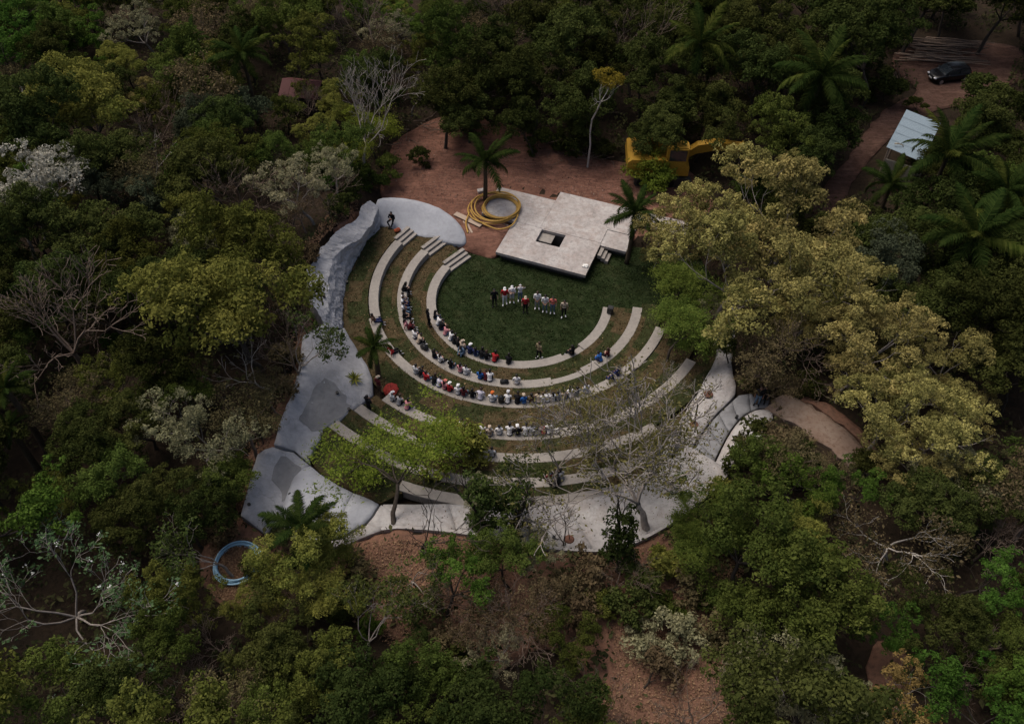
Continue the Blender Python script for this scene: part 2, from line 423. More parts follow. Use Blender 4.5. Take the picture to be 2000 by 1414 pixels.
for k, (a0, a1) in TREAD.items():
    r1 = RING[k + 1] - BW + 0.02 if k != 3 else (lambda a: 11.45 if a < 226 else RING[4] - BW + 0.02)
    tag(mobj('terrace_turf', arc_mesh('terrace_turf', RING[k] + BW - 0.01, r1, a0, a1, ZR[k] - 0.02, M_TURF, 0.9)), kind='structure')

te = [(*pol(229, 15.1), 2.05), G(606, 900, 2.2) + (2.2,), G(622, 922, 2.35) + (2.35,), G(660, 946, 2.45) + (2.45,), G(742, 984, 2.5) + (2.5,), (*pol(250, 17.2), 2.5), (*pol(249, 16.3), 2.15), (*pol(240, 15.3), 2.06)]
tag(mobj('terrace_turf', patch('terrace_turf', te, (), M_TURF, 0.4, 0.5, 0.02, round_n=0, cut=False)), kind='structure')
# ---- benches
ORD = {1: 'innermost', 2: 'second', 3: 'third', 4: 'fourth', 5: 'fifth', 6: 'sixth', 7: 'outermost'}
SECT = {1: [(148.5, 204, 0, 0), (204.2, 297, 0.02, 0), (297.2, 311, 0.17, -0.05), (311.2, 351, 0, 0)],
        2: [(147.5, 196, 0, 0), (196.2, 284, 0.05, 0), (284.2, 299, 0.18, -0.05), (299.2, 350, 0.03, 0)],
        3: [(151, 196, -.08, 0), (196.2, 250, 0.06, 0), (250.2, 305, 0.02, 0), (305.2, 338, -0.08, 0)],
        4: [(230.5, 249.5, 0.05, 0.02), (249.7, 262, 0.14, -.05), (262.2, 300, 0, 0), (300.2, 327, 0, 0)],
        5: [(229, 243, 0, 0.03), (243.2, 256, 0.1, -.03), (256.2, 302, 0, 0)],
        6: [(229.5, 236, 0, 0.02), (236.2, 262, 0.12, 0), (262.2, 296, 0, 0)],
        7: [(249, 262, 0.15, 0), (262.2, 290, 0, 0)]}
def bench_section(name, r0, r1, a0, a1, z0, z1, mat):
    n = max(2, int(abs(a1 - a0) / 2.5)); V = []; F = []
    c = 0.02
    prof = [(r0, z0), (r0, z1 - c), (r0 + c, z1), (r1 - c, z1), (r1, z1 - c), (r1, z0)]
    m = len(prof)
    for i in range(n + 1):
        a = a0 + (a1 - a0) * i / n
        for (r, z) in prof: V.append((*pol(a, r), z))
    for i in range(n):
        for j in range(m - 1): F.append((i * m + j, (i + 1) * m + j, (i + 1) * m + j + 1, i * m + j + 1))
    F.append(tuple(range(m))); F.append(tuple(n * m + j for j in range(m))[::-1])
    return mkmesh(name, V, F, mat)
for k in RING:
    e = empty('curved_bench', (CX, CY, ZR[k] - STEP))
    tag(e, f'long curved concrete bench, {ORD[k]} of the seating rings around the lawn' if k not in (1, 7) else
        ('long curved concrete bench, the innermost seating ring next to the lawn' if k == 1 else 'short curved concrete bench, the outermost ring below the promenade'), 'bench', 'curved concrete benches of the amphitheatre')
    for (a0, a1, off, dz) in SECT[k]:
        o = mobj('bench_section', bench_section('bench_section', RING[k] - BW + off, RING[k] + BW + off, a0, a1, ZR[k] - STEP - 0.15, ZR[k] + dz, M_BENCH), e)
        o.matrix_parent_inverse = Matrix.Translation((-CX, -CY, -(ZR[k] - STEP)))
# ---- short stairs at the far ends of the three inner benches
for k, a0, a1, who in ((1, 127.5, 148, 'innermost'), (2, 133.5, 147, 'second'), (3, 141, 150.5, 'third')):
    e = empty('stair', (*pol((a0 + a1) / 2, RING[k]), ZR[k] - STEP))
    tag(e, f'three narrow concrete steps at the end of the {who} curved bench', 'stairs', 'short stairs at the bench ends')
    am = (a0 + a1) / 2; L = rad(a1 - a0) * RING[k] * 0.95
    for s in range(3):
        mb = MB(); r = RING[k] + 0.30 - 0.29 * s; x, y = pol(am, r); z1 = ZR[k] - 0.0 - 0.14 * s
        mb.box((x, y, z1 - 0.3), (0.25, L, 0.6), Matrix.Rotation(rad(am), 3, 'Z'))
        o = mb.obj('step', M_BENCH, e); o.matrix_parent_inverse = Matrix.Translation(-e.location)

# ---- tall shotcrete wall on the west side, lofted through surveyed lines
def resample(P, n):
    P = np.array(P, float); d = np.r_[0, np.cumsum(np.linalg.norm(np.diff(P[:, :2], axis=0), axis=1))]
    t = np.linspace(0, d[-1], n); return np.stack([np.interp(t, d, P[:, i]) for i in range(3)], 1)
outer = W3([(722, 392, 2.4), (705, 405, 2.7), (697, 425, 2.9), (660, 452, 3.1), (625, 487, 3.2), (598, 533, 3.3), (603, 560, 3.3), (610, 590, 3.3), (622, 612, 3.2), (632, 640, 3.2)])
crest = W3([(738, 405, 2.0), (725, 440, 2.3), (703, 465, 2.5), (675, 482, 2.6), (655, 498, 2.6), (647, 515, 2.6), (641, 544, 2.6), (641, 569, 2.6), (639, 595, 2.6), (646, 640, 2.5)])
foot = W3([(744, 450, .75), (713, 472, .78), (708, 490, .78), (692, 513, .78), (682, 539, .78), (675, 561, .78), (672, 582, .78), (669, 620, .78), (672, 645, .78)])
n = 130; ro, rc, rf = resample(outer, n), resample(crest, n), resample(foot, n)
V = []; F = []; rows = 18
for i in range(n):
    back = ro[i] + np.array([0, 0, -1.4]) + (ro[i] - rc[i]) * np.array([.25, .25, 0])
    for j in range(rows):
        if j == 0: p = back
        elif j <= 5: p = ro[i] + (rc[i] - ro[i]) * (j - 1) / 4
        else: p = rc[i] + (rf[i] - rc[i]) * (j - 5) / (rows - 6) ** 1
        q = p.copy(); k = 1.0 if 0 < j < rows - 1 else 0.2
        q[2] += k * (0.12 * (0.5 - abs(vnoise(i * 0.028, j * 0.12, .35, 2))) + 0.05 * (0.5 - abs(vnoise(i * 0.09, j * 0.35, .3, 8))) + random.gauss(0, .012))
        q[0] += k * (0.13 * (0.5 - abs(vnoise(i * .033, j * .1, .3, 6))) + .045 * abs(vnoise(i * .12, j * .3, .3, 2)) + random.gauss(0, .012)); q[1] += k * 0.08 * vnoise(i * .05, j * .2, .3, 11)
        if j == rows - 1: q[2] -= 0.3
        V.append(q)
for i in range(n - 1):
    for j in range(rows - 1): F.append((i * rows + j, (i + 1) * rows + j, (i + 1) * rows + j + 1, i * rows + j + 1))
carve([tuple(p) for p in rf] + [tuple(p) for p in ro[::-1]], lambda x, y: np.full(np.shape(x), 0.6), 0.3)
wall = empty('retaining_wall', (-11, 39, 0.8))
tag(wall, 'tall rough grey shotcrete retaining wall along the ends of the turf terraces', 'wall')
def keep(o, e):
    o.parent = e; o.matrix_parent_inverse = Matrix.Translation(-Vector(e.location)); return o
keep(mobj('wall_face', mkmesh('wall_face', V, F, M_SHOT, False)), wall)

# ---- lower west bank, its path and mound
bank = empty('concrete_bank', (-10.5, 27, 2.0)); tag(bank, 'smooth pale concrete bank and ramp stepping down beside the blue pipe coil', 'concrete bank')
b1 = W3([(592, 655, 3.4), (632, 632, 3.2), (648, 640, 2.6), (672, 640, .95), (684, 662, .85), (701, 690, .85), (716, 712, .9), (727, 740, 1.0), (728, 772, 1.2), (702, 792, 1.5), (681, 806, 1.65), (658, 828, 1.8),
         (640, 838, 2.0), (612, 876, 2.25), (604, 896, 2.4), (606, 906, 2.5), (575, 880, 2.6), (535, 868, 3.5), (545, 830, 3.5), (560, 790, 3.5), (583, 722, 3.5)])
c1 = W3([(655, 690, 2.4), (660, 735, 2.2), (690, 745, 1.7), (640, 745, 2.5), (622, 790, 2.35), (650, 790, 2.1), (600, 840, 2.45), (605, 745, 3.15), (580, 830, 2.95), (572, 815, 3.2), (560, 860, 3.1), (605, 720, 3.35), (632, 752, 2.45), (612, 785, 2.38), (598, 815, 2.38), (588, 850, 2.48), (628, 748, 2.62), (606, 783, 2.56), (592, 815, 2.56), (581, 850, 2.66), (676, 700, 1.6), (690, 722, 1.45), (668, 670, 1.9)])
keep(mobj('upper_slope', patch('upper_slope', b1, c1, M_SHOT, 0.3, 0.9, 0.025, round_n=0)), bank)
b2 = W3([(533, 873, 3.45), (574, 884, 2.6), (604, 909, 2.5), (596, 916, 2.65), (572, 948, 2.75), (562, 985, 2.8), (548, 1015, 2.8), (520, 1045, 2.8), (470, 1006, 3.5), (480, 970, 3.5), (492, 920, 3.6), (503, 888, 3.6), (516, 878, 3.6)])
c2 = W3([(560, 900, 2.7), (545, 960, 2.78), (530, 930, 3.1), (505, 985, 3.3), (535, 1000, 2.85), (515, 1010, 3.15)])
keep(mobj('lower_slope', patch('lower_slope', b2, c2, M_SHOT, 0.3, 0.9, 0.015, round_n=0)), bank)
p1 = W3([(635, 744, 2.4), (651, 747, 2.3), (674, 770, 2.05), (687, 793, 1.75), (668, 812, 1.9), (650, 822, 2.0), (630, 838, 2.15), (609, 844, 2.35), (591, 829, 2.5), (593, 812, 2.45), (600, 795, 2.42), (609, 780, 2.42), (622, 760, 2.45)])
zf1 = rbf(b1 + c1)
keep(mobj('worn_paving', patch('worn_paving', p1, (), M_PATH, 0.3, 0.0, 0.006, round_n=0, edge_jit=.05, zf=lambda x, y: zf1(x, y) + 0.035)), bank)
p2 = W3([(547, 897, 2.85), (560, 893, 2.72), (574, 903, 2.66), (590, 914, 2.68), (582, 932, 2.74), (572, 950, 2.8), (565, 968, 2.84), (552, 975, 2.86), (545, 952, 2.88), (534, 938, 2.98), (540, 915, 2.92)])
zf2 = rbf(b2 + c2)
keep(mobj('worn_paving', patch('worn_paving', p2, (), M_PATH, 0.3, 0.0, 0.006, round_n=0, edge_jit=.05, zf=lambda x, y: zf2(x, y) + 0.03)), bank)
b3 = W3([(564, 956, 2.84), (574, 932, 2.82), (590, 916, 2.78), (606, 910, 2.72), (625, 926, 2.66), (660, 948, 2.62), (690, 963, 2.62), (668, 1008, 2.86), (644, 1052, 2.76), (600, 1064, 2.72), (556, 1044, 2.78), (552, 990, 2.84)])
c3 = W3([(582, 950, 2.98), (600, 930, 2.96), (620, 960, 2.98), (585, 985, 3.0), (640, 990, 2.95), (590, 1020, 2.92)])
keep(mobj('sloping_slab', patch('sloping_slab', b3, c3, M_APRON, 0.3, 0.9, 0.012, round_n=0)), bank)
b4 = W3([(690, 963, 2.6), (740, 985, 2.6), (725, 1008, 2.9), (712, 1022, 2.85), (668, 1048, 2.75), (644, 1050, 2.75), (668, 1008, 2.9)])
keep(mobj('sloping_slab', patch('sloping_slab', b4, W3([(705, 990, 3.0)]), M_APRON, 0.3, 0.9, 0.01, round_n=0)), bank)
b5 = W3([(744, 986, 2.7), (768, 1000, 2.85), (770, 1025, 2.85), (745, 1036, 2.8), (680, 1062, 2.7), (640, 1075, 2.6), (640, 1058, 2.7), (672, 1051, 2.75), (716, 1025, 2.85), (729, 1010, 2.9)])
keep(mobj('sloping_slab', patch('sloping_slab', b5, (), M_PROM, 0.3, 0.9, 0.01, round_n=0)), bank)

# ---- south promenade and east bank
prom = empty('promenade', (2, 20.5, 2.6)); tag(prom, 'broad pale concrete promenade curving round behind the outermost bench', 'promenade')
pieces = []
inn = [(748, 985, 2.62), (800, 985, 2.62), (880, 984, 2.62), (960, 990, 2.62), (1040, 990, 2.62), (1110, 982, 2.62), (1160, 972, 2.62), (1200, 960, 2.62), (1250, 930, 2.55), (1292, 885, 2.35), (1312, 850, 2.1)]
out_ = [(745, 1034, 2.85), (775, 1030, 2.88), (850, 1034, 2.9), (920, 1043, 2.9), (1010, 1058, 2.9), (1085, 1072, 2.9), (1150, 1076, 2.9), (1200, 1074, 2.9), (1250, 1055, 2.88), (1290, 1034, 2.86), (1345, 996, 2.8), (1392, 958, 2.75), (1425, 920, 2.7)]
I_ = resample(W3(inn), 27); O_ = resample(W3(out_), 27)
cuts = [0, 5, 10, 14, 18, 22, 26]
for a, b in zip(cuts[:-1], cuts[1:]):
    ol = [tuple(p) for p in I_[a:b + 1]] + [tuple(p) for p in O_[a:b + 1][::-1]]
    c = np.mean(np.array(ol)[:, :2], 0)
    ol = [(p[0] + (c[0] - p[0]) * 0.002, p[1] + (c[1] - p[1]) * 0.002, p[2]) for p in ol]
    ct = [tuple(I_[i] * .55 + O_[i] * .45 + np.array([0, 0, 0.02])) for i in range(a + 1, b)]
    ct += [tuple(I_[i] * .28 + O_[i] * .72 + np.array([0, 0, 0.07])) for i in range(a + 1, b)]
    keep(mobj('pavement_slab', patch('pavement_slab', ol, ct, M_PROM, 0.3, 0.75, 0.008, round_n=0)), prom)
# low kerb along the outer edge
kb = MB()
for i in range(26):
    p, q = O_[i], O_[i + 1]
    d = Vector(q - p); d.z = 0; d.normalize(); m = (p + q) / 2
    kb.box((m[0], m[1], m[2] - 0.1), (np.linalg.norm((q - p)[:2]) + 0.02, 0.14, 0.32), Matrix.Rotation(math.atan2(d.y, d.x), 3, 'Z'))
keep(kb.obj('kerb', M_PROM), prom)

east = empty('concrete_bank', (11, 29, 1.8)); tag(east, 'rough pale concrete bank with bare saplings beside the curving slab path', 'concrete bank')
e1 = W3([(1395, 648, 1.3), (1402, 632, 1.6), (1434, 632, 2.2), (1436, 665, 2.3), (1427, 720, 2.4), (1441, 764, 2.42), (1420, 788, 2.3), (1392, 815, 2.2), (1370, 845, 2.2), (1345, 885, 2.35), (1322, 925, 2.6),
         (1296, 885, 2.3), (1313, 850, 2.0), (1336, 810, 1.75), (1362, 770, 1.6), (1388, 722, 1.45), (1403, 690, 1.4)])
ce = W3([(1400, 760, 2.35), (1375, 790, 2.35), (1350, 820, 2.35), (1335, 850, 2.4), (1408, 720, 2.2), (1415, 670, 2.0)])
keep(mobj('rough_slope', patch('rough_slope', e1, ce, M_PROM, 0.28, 0.9, 0.05)), east)
# path slabs
pin = resample(W3([(1345, 892, 2.34), (1371, 850, 2.2), (1394, 818, 2.2), (1422, 791, 2.22), (1445, 770, 2.28), (1478, 768, 2.3), (1505, 772, 2.3)]), 13)
pou = resample(W3([(1384, 925, 2.3), (1402, 886, 2.25), (1422, 846, 2.22), (1440, 822, 2.22), (1455, 808, 2.22), (1480, 797, 2.22), (1500, 797, 2.22)]), 13)
carve([tuple(p) for p in pin] + [tuple(p) for p in pou[::-1]], lambda x, y: np.full(np.shape(x), 2.15), 0.4)
for i in range(0, 12, 2):
    ol = [pin[i], pin[i + 1], pin[i + 2], pou[i + 2], pou[i + 1], pou[i]]; c = np.mean(ol, 0)
    ol = [tuple(p + (c - p) * np.array([.02, .02, 0])) for p in ol]
    keep(mobj('path_slab', patch('path_slab', ol, (), M_SLAB, 0.3, 0.4, 0.004, round_n=0)), east)
e2 = W3([(1508, 802, 2.4), (1482, 799, 2.4), (1457, 811, 2.4), (1442, 825, 2.4), (1424, 850, 2.4), (1404, 890, 2.4), (1388, 925, 2.45), (1425, 915, 2.6), (1455, 885, 2.7), (1492, 858, 2.8), (1488, 836, 2.9), (1510, 822, 2.8)])
keep(mobj('outer_kerb_bank', patch('outer_kerb_bank', e2, W3([(1475, 818, 2.85), (1445, 850, 2.8), (1425, 885, 2.75)]), M_PROM, 0.28, 0.7, 0.03)), east)

BOWL += [p[:2] for p in foot] + [p[:2] for p in b1[3:16]] + [G(660, 948, 2.6), G(740, 985, 2.6)] + [G(*q) for q in inn] + [p[:2] for p in e1[11:]] + [e1[0][:2],
        (13.4, 36.0), (13.6, 40.5), (12.6, 43.3), (8.0, 44.0), (-3.3, 43.4), G(880, 476, .1), G(815, 460, .45), G(748, 444, .8)]
# ---- sloped concrete apron behind the bench stairs
apron = empty('concrete_apron', (-6, 45, 0.5)); tag(apron, 'smooth sloping grey concrete apron between the bench stairs and the soil yard', 'concrete apron')
a1 = W3([(733, 392, 2.1), (752, 386, 1.9), (800, 388, 1.6), (850, 402, 1.3), (885, 424, 1.0), (905, 447, 0.6), (912, 472, 0.1), (905, 480, -0.1), (880, 476, .1), (850, 470, .3), (815, 460, .45), (785, 452, .6), (748, 444, .8), (735, 430, 1.3)])
ac = W3([(760, 415, 1.45), (800, 420, 1.15), (850, 435, .85), (885, 455, .45), (755, 398, 1.85), (800, 398, 1.55), (850, 414, 1.22)])
keep(mobj('apron_surface', patch('apron_surface', a1, ac, M_APRON, 0.3, 0.6, 0.012)), apron)

# weep holes: short dark pipe ends in the concrete
def weep(px, py, z, parent, r=0.085):
    x, y = G(px, py, z); mb = MB(); mb.cyl((x, y, z - .25), (x + .02, y - .06, z + .035), r, 10); keep(mb.obj('drain_pipe', M_BLACK, smooth=False), parent)
M_BLACK = plain('black_plastic', (0.012, 0.012, 0.013), 0.5, 0.4)
for p in ((729, 453, .95), (715, 421, 2.2), (698, 500, .95), (677, 549, .95), (668, 601, .95), (628, 587, 2.9), (632, 575, 2.95)): weep(*p, wall)
for p in ((681, 797, 1.75), (628, 846, 2.25), (602, 891, 2.45), (593, 919, 2.75), (566, 963, 2.86), (660, 688, 2.4), (658, 765, 2.2), (486, 983, 3.45)): weep(*p, bank)
for p in ((1081, 1047, 2.95), (1183, 1039, 2.95)): weep(*p, prom)
weep(1439, 811, 2.45, east, 0.07)

# ================================================================= STAGE
E1 = Vector((0.932, -0.363, 0)); E2 = Vector((0.363, 0.932, 0)); SO = Vector((-1.1, 42.6, 0))
ST = Matrix(((E1.x, E2.x, 0, SO.x), (E1.y, E2.y, 0, SO.y), (0, 0, 1, 0), (0, 0, 0, 1)))
STOP = 0.30
stage = empty('stage', (SO.x, SO.y, FLOOR)); tag(stage, 'raised cross-shaped concrete stage with a square pit, beside the yellow pipe coil', 'stage')
def slab(cells, z0, z1, name='stage_slab', mat=M_STAGE, inset=0.0):
    xs_ = sorted({c for q in cells for c in q[:2]}); ys_ = sorted({c for q in cells for c in q[2:]})
    bm = bmesh.new(); vv = {}
    def v(x, y, z):
        k = (round(x, 4), round(y, 4), z)
        if k not in vv: vv[k] = bm.verts.new(ST @ Vector((x, y, z)))
        return vv[k]
    inside = lambda x, y: any(a < x < b and c < y < d for a, b, c, d in cells)
    cell = {}
    for i in range(len(xs_) - 1):
        for j in range(len(ys_) - 1):
            if inside((xs_[i] + xs_[i + 1]) / 2, (ys_[j] + ys_[j + 1]) / 2): cell[i, j] = 1
    for (i, j) in cell:
        x0, x1, y0, y1 = xs_[i], xs_[i + 1], ys_[j], ys_[j + 1]
        bm.faces.new([v(x0, y0, z1), v(x1, y0, z1), v(x1, y1, z1), v(x0, y1, z1)])
        bm.faces.new([v(x0, y0, z0), v(x0, y1, z0), v(x1, y1, z0), v(x1, y0, z0)])
        for (di, dj, a, b) in ((-1, 0, (x0, y1), (x0, y0)), (1, 0, (x1, y0), (x1, y1)), (0, -1, (x0, y0), (x1, y0)), (0, 1, (x1, y1), (x0, y1))):
            if (i + di, j + dj) not in cell: bm.faces.new([v(*a, z0), v(*b, z0), v(*b, z1), v(*a, z1)])
    me = bpy.data.meshes.new(name); bm.to_mesh(me); bm.free(); me.materials.append(mat)
    return keep(mobj(name, me), stage)
pa0, pa1, pb0, pb1 = 2.1, 3.82, 1.98, 3.3
slab([(0, pa0, 0, 3.40), (pa0, pa1, 0, pb0), (pa1, 6.3, 0, 3.40), (pa0, pa1, pb1, 3.40)], STOP - 0.22, STOP)
slab([(-2.42, 1.93, 3.415, 6.6)], STOP - 0.22, STOP + 0.006)
slab([(1.945, 6.28, 3.415, 7.65), (6.28, 8.1, 4.9, 7.65), (8.1, 11.5, 6.2, 7.65)], STOP - 0.22, STOP + 0.012)
slab([(6.295, 8.1, 3.2, 4.885)], STOP - 0.24, STOP - 0.03)
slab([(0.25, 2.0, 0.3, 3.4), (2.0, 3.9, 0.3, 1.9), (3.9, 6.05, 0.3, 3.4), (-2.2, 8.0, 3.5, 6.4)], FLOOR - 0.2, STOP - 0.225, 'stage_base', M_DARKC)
for q in ((0, 6.3, 0, 3.4), (-2.42, 8.1, 3.3, 7.6), (6.3, 8.1, 3.2, 5), (8.1, 11.5, 6.2, 7.65)):
    carve([tuple(ST @ Vector((x, y, 0))) for x, y in ((q[0], q[2]), (q[1], q[2]), (q[1], q[3]), (q[0], q[3]))], lambda x, y: np.full(np.shape(x), STOP), 0.45)
carve([tuple(ST @ Vector((x, y, 0))) for x, y in ((pa0 - .7, pb0 - .7), (pa1 + .7, pb0 - .7), (pa1 + .7, pb1 + .7), (pa0 - .7, pb1 + .7))], lambda x, y: np.full(np.shape(x), -1.7), 0.2)
# pit
pit = MB()
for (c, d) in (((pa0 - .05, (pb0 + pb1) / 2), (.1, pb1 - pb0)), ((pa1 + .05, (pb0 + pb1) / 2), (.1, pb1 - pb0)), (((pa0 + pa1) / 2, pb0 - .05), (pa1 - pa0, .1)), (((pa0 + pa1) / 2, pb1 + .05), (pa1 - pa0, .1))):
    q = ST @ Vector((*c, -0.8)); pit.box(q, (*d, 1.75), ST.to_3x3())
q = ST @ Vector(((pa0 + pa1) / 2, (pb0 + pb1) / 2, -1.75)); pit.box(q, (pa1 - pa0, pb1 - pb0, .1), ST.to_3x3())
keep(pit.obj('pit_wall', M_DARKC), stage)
pl = MB(); pl.box(ST @ Vector((pa0 + 0.5, pb1 - 0.46, 0.02)), (0.96, 0.86, 0.06), ST.to_3x3()); keep(pl.obj('pit_cover', M_BENCH), stage)
# steps on the right of the stage
for s in range(3):
    mb = MB(); mb.box(ST @ Vector((6.5 + 0.26 * s, 2.75, STOP - 0.30 - 0.16 * s)), (0.24, 0.85, 0.28), ST.to_3x3()); keep(mb.obj('step', M_BENCH), stage)
# small concrete blocks at the stage corner near the pipes
mb = MB(); mb.box(ST @ Vector((-0.55, 2.75, -0.05)), (0.5, 0.75, 0.3), ST.to_3x3()); keep(mb.obj('step', M_BENCH), stage)
mb = MB(); mb.box((*G(940, 374, .12), .12), (0.55, 0.35, 0.3), Matrix.Rotation(.3, 3, 'Z'))
tag(mb.obj('concrete_block', M_STAGE, bevel=.015), 'small pale concrete block behind the yellow pipe coil', 'block')
mb = mb_paper = MB(); xy = G(1143, 521, STOP); mb.box((*xy, STOP + .05), (0.34, 0.26, 0.08), Matrix.Rotation(-.37, 3, 'Z')); mb.box((xy[0] + .02, xy[1] + .02, STOP + .11), (0.26, 0.2, 0.05), Matrix.Rotation(.1, 3, 'Z'))
tag(mobj('soil_ramp', patch('soil_ramp', W3([(884, 468, .14), (914, 455, .32), (990, 450, .18), (974, 490, .05), (964, 508, -.46), (935, 500, -.46), (905, 492, -.46), (888, 484, -.3)]), W3([(935, 480, .02), (915, 475, .08)]), M_YARD, .3, .3, .04, cut=False)), kind='structure')
# ================================================================= NATURAL GROUND
xs = np.arange(-75, 75.01, 0.4); ys = np.arange(2, 112, 0.4)
gx, gy = np.meshgrid(xs, ys); gz = tz(gx, gy)
nx = len(xs); ii = (np.arange(len(ys) - 1)[:, None] * nx + np.arange(nx - 1)[None, :]).ravel()
Fq = np.stack([ii, ii + 1, ii + 1 + nx, ii + nx], 1)
gme = mkmesh('ground', np.stack([gx.ravel(), gy.ravel(), gz.ravel()], 1), Fq, M_GROUND, True)
# the far sheet that carries on to the horizon
tag(mobj('ground', gme), kind='structure')
fb = MB()
for (x0, x1, y0, y1) in ((-900, -74.9, -900, 900), (74.9, 900, -900, 900), (-74.9, 74.9, 111.5, 900), (-74.9, 74.9, -900, 2.1)):
    fb.add([(x0, y0, -.15), (x1, y0, -.15), (x1, y1, -.15), (x0, y1, -.15)], [(0, 1, 2, 3)])
tag(fb.obj('terrain', M_GROUND), kind='structure')

def draped(name, px_outline, mat, lift=0.05, step=0.5, rough=0.03, kind='structure', **kw):
    O = [on_ground(a, b, lift) for a, b in px_outline]
    me = patch(name, O, (), mat, step, 0.25, rough, zf=lambda x, y: tz(x, y) + lift, round_n=2, edge_jit=0.07, **kw)
    return tag(mobj(name, me), kind=kind)
draped('soil_yard', [(735, 392), (748, 330), (765, 285), (800, 255), (860, 225), (950, 232), (1010, 245), (1060, 280), (1130, 300), (1210, 318), (1330, 318), (1380, 360),
                     (1400, 420), (1300, 470), (1180, 480), (1000, 500), (960, 506), (905, 478), (880, 440), (800, 420)], M_YARD, 0.06, 0.4, 0.05)
draped('dirt_track', [(1580, 400), (1640, 330), (1690, 255), (1740, 205), (1800, 180), (1760, 150), (1735, 110), (1780, 85), (1860, 78), (1960, 85), (2010, 100), (2010, 150), (1960, 175),
                      (1900, 205), (1830, 215), (1765, 245), (1715, 295), (1680, 335), (1640, 400), (1600, 430)], M_ROAD, 0.06, 0.5, 0.05)
draped('soil_bank', [(640, 1075), (700, 1040), (790, 1030), (920, 1040), (1080, 1068), (1200, 1075), (1300, 1040), (1370, 1010), (1400, 1100), (1390, 1200), (1480, 1290), (1470, 1420), (1180, 1420),
                     (1150, 1330), (1080, 1250), (960, 1330), (850, 1330), (760, 1240), (690, 1200), (640, 1150)], M_BANK, 0.05, 0.35, 0.05)
draped('soil_patch', [(400, 1060), (450, 1010), (500, 1020), (560, 1060), (560, 1130), (490, 1190), (420, 1180), (390, 1120)], M_BANK, 0.05, 0.3, 0.04)
draped('soil_edge', [(470, 1005), (455, 980), (470, 920), (500, 860), (540, 800), (570, 730), (582, 655), (590, 600), (592, 540), (640, 470), (700, 410), (715, 400),
                     (715, 420), (640, 500), (620, 560), (640, 640), (600, 740), (560, 850), (520, 950), (500, 1010)], M_BANK, 0.05, 0.35, 0.04)
draped('soil_clearing', [(1690, 1260), (1760, 1240), (1790, 1330), (1770, 1400), (1700, 1390)], M_BANK, 0.05, 0.4, 0.04)
draped('sandy_path', [(1475, 778), (1500, 768), (1560, 775), (1620, 812), (1680, 860), (1720, 920), (1690, 935), (1655, 908), (1600, 862), (1540, 822), (1490, 800)], M_SAND, 0.22, 0.35, 0.03)
draped('red_earth_verge', [(1560, 775), (1600, 778), (1660, 815), (1700, 860), (1725, 900), (1690, 870), (1640, 825), (1590, 795)], M_BANK, 0.28, 0.3, 0.06)

#PART2
# ================================================================= VEGETATION
def rot_about(d, ang, az):
    d = d / np.linalg.norm(d); a = np.cross(d, [0, 0, 1.0])
    if np.linalg.norm(a) < 1e-3: a = np.array([1.0, 0, 0])
    a /= np.linalg.norm(a); b = np.cross(d, a)
    return d * math.cos(ang) + (a * math.cos(az) + b * math.sin(az)) * math.sin(ang)
def skeleton(r, trunk=3.0, L=2.0, levels=3, nchild=(5, 3, 3), spread=(0.7, 0.6, 0.6), ratio=0.68, up=0.12, wig=0.16, r0=0.16, side=0.5, lean=(0, 0), rfall=0.62, npt=4):
    br = []; tips = []
    def grow(p, d, ln, rr, lvl):
        n = npt + (2 if lvl == 0 else 0); P = [p]; R = [rr]; k = 0.62 if lvl < levels else 0.35
        for i in range(n):
            d = d + r.normal(0, wig, 3) + np.array([0, 0, up]); d = d / np.linalg.norm(d)
            p = p + d * ln / n; P.append(p); R.append(rr * (1 - (1 - k) * (i + 1) / n))
            if lvl > 0 and lvl < levels and 0 < i < n - 1 and r.random() < side:
                grow(p, rot_about(d, spread[min(lvl, len(spread) - 1)] * r.uniform(.9, 1.4), r.uniform(0, 6.28)), ln * ratio * r.uniform(.5, .9), R[-1] * 0.6, lvl + 1)
        br.append((P, R, lvl))
        if lvl >= levels: tips.append((p, d)); return
        m = nchild[min(lvl, len(nchild) - 1)]; a0 = r.uniform(0, 6.28); ln2 = (L if lvl == 0 else ln * ratio)
        for i in range(m):
            sp = spread[min(lvl, len(spread) - 1)] * r.uniform(0.65, 1.25)
            grow(p, rot_about(d, sp, a0 + i * 6.283 / m + r.normal(0, .25)), ln2 * r.uniform(.75, 1.2), R[-1] * (rfall if m > 2 else 0.75), lvl + 1)
    d0 = np.array([lean[0], lean[1], 1.0]); grow(np.zeros(3), d0 / np.linalg.norm(d0), trunk, r0, 0)
    return br, tips
def wood_mesh(name, br, mat, kmax=7, rmin=0.0):
    V = []; F = []
    for P, R, lvl in br:
        R = [max(q, rmin) for q in R]
        k = max(3, kmax - 2 * lvl); v, f = tube(P, R, k, cap=False); b = len(V)
        V += [tuple(q) for q in v]; F += [tuple(i + b for i in q) for q in f]
    return mkmesh(name, V, np.array(F), mat, True)
def leaf_cloud(r, C, Nrm, size, aspect=0.5, jit=0.7, flat=0.0):
    """one small four-sided leaf per centre"""
    n = len(C); nn = Nrm + r.normal(0, jit, (n, 3)); nn[:, 2] += flat; nn /= np.linalg.norm(nn, axis=1)[:, None]
    t = np.cross(nn, r.normal(0, 1, (n, 3))); t /= np.linalg.norm(t, axis=1)[:, None] + 1e-9; b = np.cross(nn, t)
    s = size * np.clip(r.lognormal(-.08, .36, n), .4, 2.0)[:, None]; w = s * aspect
    V = np.empty((n, 4, 3)); V[:, 0] = C - t * s * .5; V[:, 1] = C + b * w * .5 - t * s * .06; V[:, 2] = C + t * s * .5 - nn * s * .12; V[:, 3] = C - b * w * .5 - t * s * .06
    return V.reshape(-1, 3), np.arange(n * 4).reshape(n, 4)
